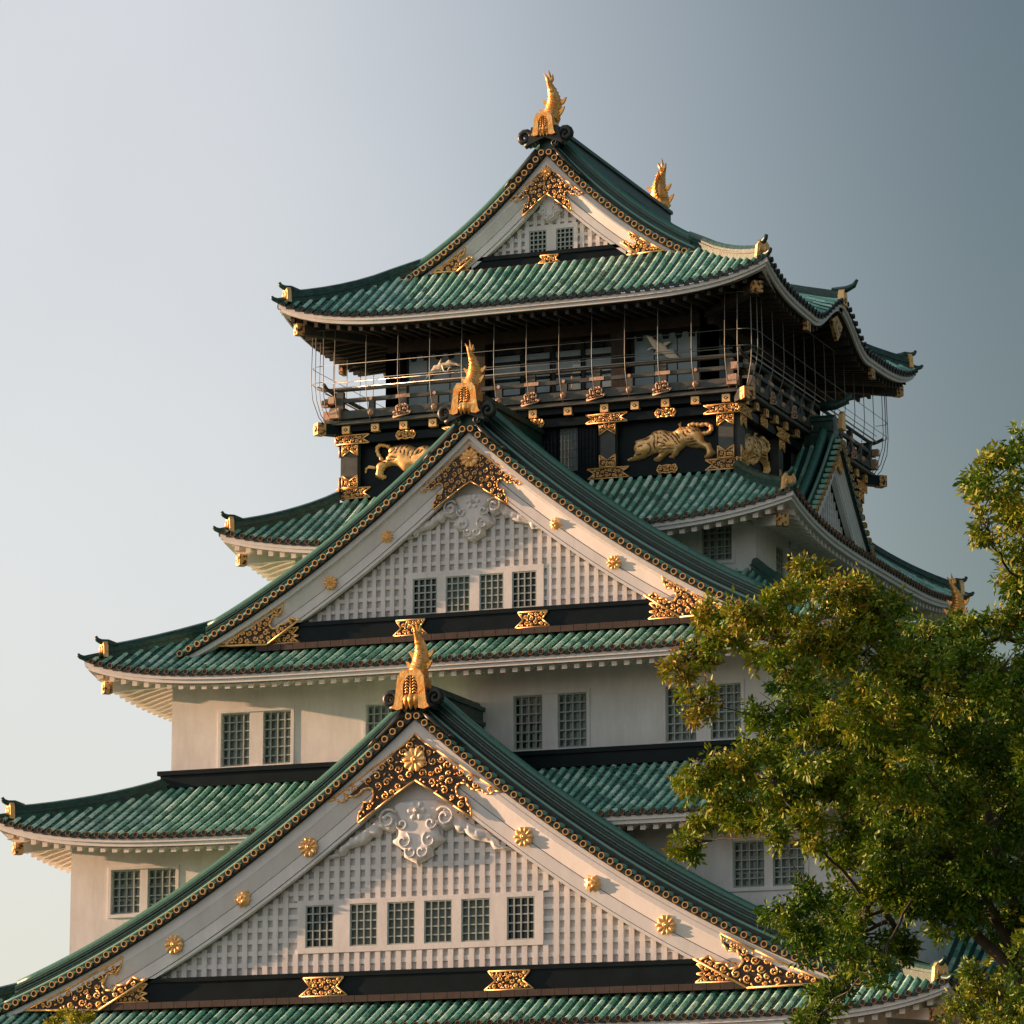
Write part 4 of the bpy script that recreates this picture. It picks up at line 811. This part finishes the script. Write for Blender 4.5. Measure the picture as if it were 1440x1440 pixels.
for T,_ in faces():
    if T is TB: continue
    cols=(-7.8,-3.0,3.0,7.8)
    for x in cols:
        b=MB(T); b.box(x-.3,x+.3,-8.3,-7.96,34.72,36.48); c=part(b,'column','greywood')
        b=MB(T) # pointed gilt sleeves top and bottom
        filigree(b,[(x-.32,36.47),(x-.32,36.0),(x,36.22),(x+.32,36.0),(x+.32,36.47)],-8.33,.5,2,.02)
        part(b,'column_sleeve',['gold','backing'],parent=c)
        b=MB(T); filigree(b,[(x-.32,34.73),(x+.32,34.73),(x+.32,35.2),(x,34.98),(x-.32,35.2)],-8.33,.5,2,.02)
        part(b,'column_sleeve',['gold','backing'],parent=c)
        for z,h in ((36.64,.17),(34.5,.2)):
            xl=max(x-.85,-8.38); xr=min(x+.85,8.38)
            poly=[(xl,z-h)]+([(xl+.3,z)] if x>-7 else [])+[(xl,z+h),(xr,z+h)]+([(xr-.3,z)] if x<7 else [])+[(xr,z-h)]
            b=MB(T); filigree(b,poly,-8.39 if z>35 else -8.24,.5,3,.02); part(b,'beam_plate',['gold','backing'],parent=body)
    for x in (-5.4,0,5.4):
        for z,y in ((36.66,-8.38),(34.48,-8.23)):
            hw=.42; poly=[(x-hw,z),(x-hw*.75,z+.17),(x-hw*.5,z+.12),(x,z+.16),(x+hw*.5,z+.12),(x+hw*.75,z+.17),(x+hw,z),(x+hw*.75,z-.17),(x+hw*.5,z-.12),(x,z-.16),(x-hw*.5,z-.12),(x-hw*.75,z-.17)]
            b=MB(T); filigree(b,poly,y,.45,6,.02); part(b,'beam_plate',['gold','backing'],parent=body)
    for x in STUD: # square gilt beam ends with a diamond
        b=MB(T); b.box(x-.16,x+.16,-8.56,-8.3,36.86,37.16); b.mi=1
        b.prism([(x-.1,37.01),(x,37.09),(x+.1,37.01),(x,36.93)],-8.566,-8.55); b.mi=0; b.disc((x,37.01),.035,-8.58,-8.56,6)
        part(b,'beam_end',['gold','backing'],parent=body)
    # lattice doors in the middle bay
    for x in (-2.1,-1.25,-.4,.45,1.3,2.1):
        b=MB(T); b.box(x-.36,x+.36,-8.02,-7.94,34.75,36.45)
        for q in range(5): b.box(x-.3+q*.15-.012,x-.3+q*.15+.012,-8.06,-8.02,34.8,36.4)
        for q in range(5): b.box(x-.36,x+.36,-8.05,-8.01,34.95+q*.33,34.98+q*.33)
        part(b,'lattice_door','pane2' if x in (-.4,1.3) else 'lacquer',parent=body)
# tigers
def tiger(T,key,dx=0,flip=1,sx=1,label=''):
    b=MB((lambda p:T((flip*p[0]*sx+dx,p[1],p[2]))))
    relief(b,[tuple(p) for p in DATA[key]],-7.99,.3,.3,.085,[[tuple(q) for q in s] for s in DATA[key+'_stripes']],.075,.05)
    P=[(p[0],-8.12,p[1]) for p in DATA[key+'_tail']]
    pts=[];rad=[]
    for i in range(len(P)-1):
        for j in range(3):
            pts.append(tuple(Vector(P[i]).lerp(Vector(P[i+1]),j/3))); rad.append(.095 if j%2 else .07)
    pts.append(P[-1]); rad.append(.05)
    b.tube(pts,rad,8)
    b.mi=1
    for s in DATA[key+'_stripes']:
        def hh(p):
            d=pdist(p,[tuple(q) for q in DATA[key]]); return .3*math.sqrt(max(0,1-(1-min(d/.3,1))**2))
        sg=[tuple(q) for q in s if inside(tuple(q),[tuple(k) for k in DATA[key]])]
        if len(sg)>1:
            fine=[]
            for a,c in zip(sg,sg[1:]):
                for j in range(4): t_=j/4; fine.append((a[0]+(c[0]-a[0])*t_,a[1]+(c[1]-a[1])*t_))
            fine.append(sg[-1]); m=len(fine)
            b.tube([(q[0],-7.99-hh(q)+.045,q[1]) for q in fine],[.014+.022*math.sin(PI*(i+.3)/(m+.3)) for i in range(m)],4)
    return part(b,'tiger_relief',['gold','bronze2'],label)
tiger(T0,'tiger_r',label='gold tiger relief prowling to the left with its head down')
tiger(T0,'tiger_l',label='gold tiger relief partly hidden behind the middle gable')
tiger(TR,'tiger_r',dx=-11.2,sx=1,label='gold tiger relief on the right side wall')
# veranda railing
rl=MB(); rm=MB()
for T,_ in faces():
    b=rl; b.T=T
    b.box(-8.45,8.25,-8.72,-8.45,37.42,37.74)
    b.box(-8.9,8.9,-8.68,-8.54,38.08,38.24)
    b.tube([(-9.1,-8.62,38.78),(-8.8,-8.62,38.66),(-8,-8.62,38.6),(0,-8.62,38.6),(8,-8.62,38.6),(8.8,-8.62,38.66),(9.1,-8.62,38.78)],.075,8)
    for x in (-8.1,-5.4,-2.7,0,2.7,5.4,8.1): b.box(x-.15,x+.15,-8.7,-8.5,37.74,38.52)
    for x in (-6.75,-4.05,-1.35,1.35,4.05,6.75): b.box(x-.12,x+.12,-8.69,-8.51,37.74,38.08)
part(rl,'railing','greywood',parent=ver)
for T,_ in faces():
    if T is TB: continue
    b=MB(T); b.tube([(-8.3,-8.9,38.62),(8.3,-8.9,38.62)],.035,6); b.tube([(-8.3,-8.9,38.85),(8.3,-8.9,38.85)],.018,5); part(b,'handrail','steel',parent=ver)
    for x in (-6.75,-4.05,-1.35,1.35,4.05,6.75):
        b=MB(T); rows=[[(x+.13*math.sin(PI*.5*j/4)*math.cos(2*PI*q/10),-8.73-.12*math.cos(PI*.5*j/4),37.6+.13*math.sin(PI*.5*j/4)*math.sin(2*PI*q/10)) for q in range(10)] for j in range(5)]
        b.smooth=True; b.grid(rows,True); b.smooth=False; part(b,'railing_knob','copper',parent=ver)
        b=MB(T); b.disc((x,38.16),.07,-8.76,-8.68,8); part(b,'railing_knob','copper',parent=ver)
    for x in (-5.4,-2.7,0,2.7,5.4):
        b=MB(T)
        poly=[(x-.45,37.3),(x-.35,37.42),(x-.45,37.52),(x-.24,37.5),(x-.3,37.72),(x-.12,37.82),(x,37.78),(x+.12,37.82),(x+.3,37.72),(x+.24,37.5),(x+.45,37.52),(x+.35,37.42),(x+.45,37.3)]
        poly=[(x+(a-x)*.85,z) for a,z in poly]
        filigree(b,poly[:-1],-8.76,.5,3,.022)
        part(b,'lotus_plate',['copper','backing'],parent=ver)
        b=MB(T); b.box(x-.3,x+.3,-8.72,-8.66,38.09,38.23); part(b,'rail_sleeve','copper',parent=ver)
for sx in (-1,1):
    for sy in (-1,1):
        b=MB(); 
        for (x,y) in ((8.25,8.72),(8.72,8.25)):
            b.box(sx*x-.2,sx*x+.2,sy*y-.2,sy*y+.2,37.44,37.84); b.box(sx*(x+.12)-.13,sx*(x+.12)+.13,sy*(y+.1)-.13,sy*(y+.1)+.13,38.03,38.3)
        part(b,'corner_fitting','copper',parent=ver)
        b=MB(); b.sweep([(sx*8.0,sy*8.0,37.05),(sx*8.95,sy*8.95,37.05)],[(-.22,-.22),(-.22,.2),(.22,.2),(.22,-.22)]); part(b,'corner_beam','lacquer',parent=ver)
        b=MB(); b.sweep([(sx*8.75,sy*8.75,37.05),(sx*9.0,sy*9.0,37.05)],[(-.24,-.25),(-.24,.22),(.24,.22),(.24,-.25)]); b.tube([(sx*9.0,sy*9.0,37.05),(sx*9.04,sy*9.04,37.05)],.13,8); part(b,'corner_beam_cap','cloud',parent=ver)
# ------------------------------------------------------------ glazed viewing room
b=MB(); b.box(-6.2,6.2,-6.3,6.3,37.4,41.0)
for T,_ in faces():
    b.T=T; b.box(-6.85,6.6,-6.85,-6.3,40.38,41.1); b.box(-6.7,6.5,-6.7,-6.3,37.4,38.0)
    for x in (-6.6,-2.95,2.95,6.6): b.box(x-.3,x+.3,-6.9,-6.32,37.41,40.37)
room=part(b,'viewing_room','wood','dark timber viewing room behind the railing')
for T,_ in faces():
    if T is TB: continue
    for (x0,x1) in ((-6.15,-3.4),(3.4,6.15)):
        b=MB(T); b.box(x0,x1,-6.5,-6.44,38.0,40.3); o=part(b,'glass_panel','glass',parent=room)
        b=MB(T)
        b.box(x0,x0+.08,-6.55,-6.43,38.0,40.37); b.box(x1-.08,x1,-6.55,-6.43,38.0,40.37); b.box(x0+.08,x1-.08,-6.55,-6.43,40.28,40.37)
        n=5
        for i in range(n): # bracket teeth along the head
            x=x0+.3+(x1-x0-.6)*i/(n-1); b.prism([(x-.16,40.28),(x+.16,40.28),(x+.1,40.05),(x-.1,40.05)],-6.54,-6.45)
        for x in (x0+.9,x1-.9): b.box(x-.015,x+.015,-6.52,-6.49,38,40.28)
        part(b,'glass_frame','lacquer',parent=room)
    for (x0,x1) in ((-2.5,-1.35),(-1.2,-.1),(.1,1.2),(1.35,2.5)):
        b=MB(T); b.box(x0,x1,-6.42,-6.36,38.0,39.95); part(b,'glass_panel','glass',parent=room)
        b=MB(T); b.box(x0,x1,-6.5,-6.4,39.55,39.7); b.box(x0,x1,-6.5,-6.4,38.9,39.0); b.box(x0-.07,x0+.05,-6.52,-6.38,38,40.3); b.box(x0,x1,-6.48,-6.4,38.0,38.35)
        b.prism([(x0+.3,40.0),(x1-.3,40.0),(x1-.4,40.2),(x0+.4,40.2)],-6.5,-6.4)
        part(b,'glass_frame','lacquer',parent=room)
    b=MB(T); 
    for (x,z) in ((1.0,38.3),): b.box(x-.03,x+.03,-6.9,-6.86,z,z+.5)
    part(b,'door_post','bronze',parent=room)
for key,l,neck in (('crane_l','pale gold crane relief flying up to the left',1),('crane_r','pale gold crane relief diving to the right',0)):
    b=MB(); relief(b,[tuple(p) for p in DATA[key]],-6.66,.06,.06,.06)
    if neck:
        xs=[p[0] for p in DATA[key]]; x=(min(xs)+max(xs))/2-.05; z=min(p[1] for p in DATA[key])+.42
        b.tube([(x,-6.7,z+.1),(x+.06,-6.72,z-.12),(x+.2,-6.72,z-.2),(x+.3,-6.72,z-.05),(x+.42,-6.71,z+.0)],[.05,.04,.035,.035,.02],5)
    part(b,'crane_relief','crane',l)
# safety net of cables between eave and veranda
xs=[-8.1,-6.76,-5.4,-4.05,-2.7,-1.35,0,1.35,2.7,4.05,5.4,6.76,8.1]
for T,_ in faces():
    if T is TB: continue
    b=MB(T)
    for x in xs: b.tube([(x,-9.2,40.95),(x,-9.25,38.9),(x,-9.2,38.3),(x,-9.0,37.7),(x,-8.75,37.3)],.017,5)
    for z,y in ((40.95,-9.2),(39.5,-9.24),(38.85,-9.26)): b.tube([(-8.6,y,z),(8.6,y,z)],.012,4)
    for s in (-1,1): 
        b.tube([(s*8.6,-9.18,40.95),(s*8.6,-9.22,38.9),(s*8.6,-9.15,38.3),(s*8.55,-8.98,37.7),(s*8.4,-8.75,37.3)],.02,5)
    part(b,'cable_net','cable')
for sx,sy in ((-1,-1),(1,-1),(1,1)):
    b=MB()
    for z in (40.95,39.5,38.85): b.tube([(sx*8.6,sy*9.24,z),(sx*8.98,sy*9.16,z),(sx*9.16,sy*8.98,z),(sx*9.24,sy*8.6,z)],.014,5)
    b.tube([(sx*9.1,sy*9.1,40.95),(sx*9.15,sy*9.15,38.9),(sx*9.1,sy*9.1,38.2),(sx*8.9,sy*8.9,37.5),(sx*8.7,sy*8.7,37.2)],.018,5)
    part(b,'cable_net','cable')
# ------------------------------------------------------------ trees
F_=Vector((-.36226*.98046,.93208*.98046,.19673)); 
f_=6130.; yaw=R(21.239); th=R(11.346)
Fv=Vector((-math.sin(yaw)*math.cos(th),math.cos(yaw)*math.cos(th),math.sin(th))); Rg=Vector((math.cos(yaw),math.sin(yaw),0)); Up=Rg.cross(Fv)
CP=Vector((59.07,-162.75,0))
def leafmat(name,cols):
    m=mat(name,cols[0],.5,spec=.3); t=m.node_tree; b=t.nodes['Principled BSDF']
    at=t.nodes.new('ShaderNodeAttribute'); at.attribute_name='tint'
    r=t.nodes.new('ShaderNodeValToRGB'); t.links.new(at.outputs['Fac'],r.inputs[0])
    r.color_ramp.elements[0].color=(*cols[0],1); r.color_ramp.elements[1].color=(*cols[-1],1)
    for i,c in enumerate(cols[1:-1]): q=r.color_ramp.elements.new((i+1)/(len(cols)-1)); q.color=(*c,1)
    t.links.new(r.outputs[0],b.inputs['Base Color'])
    tr=t.nodes.new('ShaderNodeBsdfTranslucent'); t.links.new(r.outputs[0],tr.inputs[0])
    mx=t.nodes.new('ShaderNodeMixShader'); mx.inputs[0].default_value=.17
    o=t.nodes['Material Output']; t.links.new(b.outputs[0],mx.inputs[1]); t.links.new(tr.outputs[0],mx.inputs[2]); t.links.new(mx.outputs[0],o.inputs[0])
    return m
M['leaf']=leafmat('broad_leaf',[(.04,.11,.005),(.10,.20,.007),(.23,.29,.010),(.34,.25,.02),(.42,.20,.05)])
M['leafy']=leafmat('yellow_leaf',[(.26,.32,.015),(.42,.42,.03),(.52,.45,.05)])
M['bark']=mat('bark',(.035,.028,.022),.9,c2=(.09,.07,.055),scale=4,bump=.6,bscale=12)
def leaves(name,clusters,leafL,dens,parent,mname,seed=1,browny=None):
    rs=np.random.RandomState(seed); V=[];Tn=[]
    for (c,rad,warm) in clusters:
        n_s=int(dens*rad**2); nsub=max(5,int(16*rad/.5)); sc_=rs.normal(size=(nsub,3)); sc_/=np.linalg.norm(sc_,axis=1)[:,None]; sc_*=rad*rs.uniform(.35,.95,nsub)[:,None]; sw=rs.normal(size=nsub)*.10
        d=rs.normal(size=(n_s,3)); d/=np.linalg.norm(d,axis=1)[:,None]
        si=rs.randint(0,nsub,n_s); rr=rad*.34*(rs.uniform(0,1,n_s)**.5); pc=np.array(c)+sc_[si]+d*rr[:,None]*np.array([1,1,.8]); d=d*.5+sc_[si]/rad*.8
        for p,dd,s_i in zip(pc,d,si):
            k=rs.randint(6,12)
            base=np.array([dd[0]*.6,dd[1]*.6,-.25+dd[2]*.3])
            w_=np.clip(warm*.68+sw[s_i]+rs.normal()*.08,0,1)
            for _ in range(k):
                ax=base+rs.normal(size=3)*.75; ax/=np.linalg.norm(ax)
                l=leafL*rs.uniform(.6,1.25); o=p+ax*l*.25+rs.normal(size=3)*leafL*.35
                sd_=np.cross(ax,rs.normal(size=3)); sd_/=np.linalg.norm(sd_)+1e-9
                nn=np.cross(ax,sd_); w2=l*.2
                V+= [o,o+ax*l*.45+sd_*w2+nn*w2*.4,o+ax*l,o+ax*l*.45-sd_*w2+nn*w2*.4]
                t_=np.clip(w_+rs.normal()*.13,0,1); Tn+= [t_]*4
    V=np.array(V,dtype=np.float32); nq=len(V)//4
    me=bpy.data.meshes.new(name); me.vertices.add(len(V)); me.vertices.foreach_set('co',V.ravel())
    idx=np.arange(nq)[:,None]*4+np.array([[0,1,2,0,2,3]]); me.loops.add(nq*6); me.loops.foreach_set('vertex_index',idx.ravel().astype(np.int32))
    me.polygons.add(nq*2); me.polygons.foreach_set('loop_start',np.arange(nq*2)*3); me.polygons.foreach_set('loop_total',np.full(nq*2,3))
    at=me.attributes.new('tint','FLOAT','POINT'); at.data.foreach_set('value',np.array(Tn,dtype=np.float32))
    me.update(calc_edges=True); me.materials.append(M[mname])
    o=bpy.data.objects.new(name,me); COL.objects.link(o); o.parent=parent; return o,nq
def tree(name,label,cat,foot,clusters,trunk_r,leafL,dens,mname,seed,fork=None,leader=None):
    root=empty(name,foot,label,cat); ft=Vector(foot)
    cl=[((Vector(c)-ft),r_,w_) for c,r_,w_ in clusters]
    o,nq=leaves('crown',[(tuple(c),r_,w_) for c,r_,w_ in cl],leafL,dens,root,mname,seed)
    rr=random.Random(seed); top=Vector(fork)-ft if fork else Vector((0,0,4))
    b=MB(); n=8
    pts=[Vector((0,0,0)).lerp(top,i/n)+Vector((math.sin(i*1.1)*.12,math.cos(i*.9)*.12,0))*(0 if i==0 else 1) for i in range(n+1)]
    b.tube(pts,[trunk_r*(1.35 if i==0 else 1-.35*i/n) for i in range(n+1)],10)
    tr=b.build('trunk','bark',root)
    st=pts[-2]
    for ld in (leader or []):
        b=MB(); e_=Vector(ld)-ft; P=[st.lerp(e_,i/9)+Vector((math.sin(i*1.3)*.1,math.cos(i*1.7)*.1,0))*(i>0)+Vector((0,0,.9*math.sin(PI*i/9))) for i in range(10)]
        b.tube(P,[trunk_r*.4*(1-.75*i/9) for i in range(10)],8); b.build('branch','bark',root); pts+=P[2:]
    # limbs grow from the trunk outwards: every crown mass hangs on the nearest wood below or beside it
    nodes=[(p,max(.05,trunk_r*(1-.35*min(i,n)/n)*(.5 if i>n else 1))) for i,p in enumerate(pts) if i>=5]
    for c,r_,w_ in sorted(cl,key=lambda q:(q[0]-top).length):
        s0,sr=min(nodes,key=lambda q:(q[0]-c).length+.3*max(0,q[0].z-c.z)+ (0.5 if q[1]<.03 else 0))
        b=MB(); mid=s0.lerp(c,.5)+Vector((rr.uniform(-.2,.2),rr.uniform(-.2,.2),rr.uniform(-.05,.3)))
        P=[s0.lerp(mid,t)*(1-t)+mid.lerp(c,t)*t for t in [i/7 for i in range(8)]]
        P=[p+Vector((rr.uniform(-.05,.05),rr.uniform(-.05,.05),rr.uniform(-.05,.05))) if i else p for i,p in enumerate(P)]
        R0=min(sr*.8,.06); ra=[R0*(1-.55*i/7)+.004 for i in range(8)]
        b.tube(P,ra,6); nodes+=[(P[i],ra[i]) for i in (3,5,7)]
        for _ in range(9):
            d=Vector((rr.gauss(0,1),rr.gauss(0,1),rr.gauss(0,.8))).normalized()*r_*rr.uniform(.7,1.1); st=P[rr.randint(5,7)]
            e_=c+d; m_=st.lerp(e_,.5)+Vector((rr.uniform(-.1,.1),rr.uniform(-.1,.1),rr.uniform(0,.15))); b.tube([st,m_,e_],[.016,.011,.004],4)
        b.build('branch','bark',root)
    return nq
nl=0
CL=DATA['clusters']
for k,(nm,lb,ct,L_,dn,ml,tr_) in enumerate((
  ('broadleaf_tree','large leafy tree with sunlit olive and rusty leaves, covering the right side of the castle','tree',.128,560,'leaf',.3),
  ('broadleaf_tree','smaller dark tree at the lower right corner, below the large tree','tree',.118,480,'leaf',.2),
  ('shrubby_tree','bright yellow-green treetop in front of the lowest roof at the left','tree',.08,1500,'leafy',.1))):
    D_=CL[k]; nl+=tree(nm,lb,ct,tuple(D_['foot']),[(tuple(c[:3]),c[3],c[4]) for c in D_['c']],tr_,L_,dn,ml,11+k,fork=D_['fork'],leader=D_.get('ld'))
print('leaves',nl)
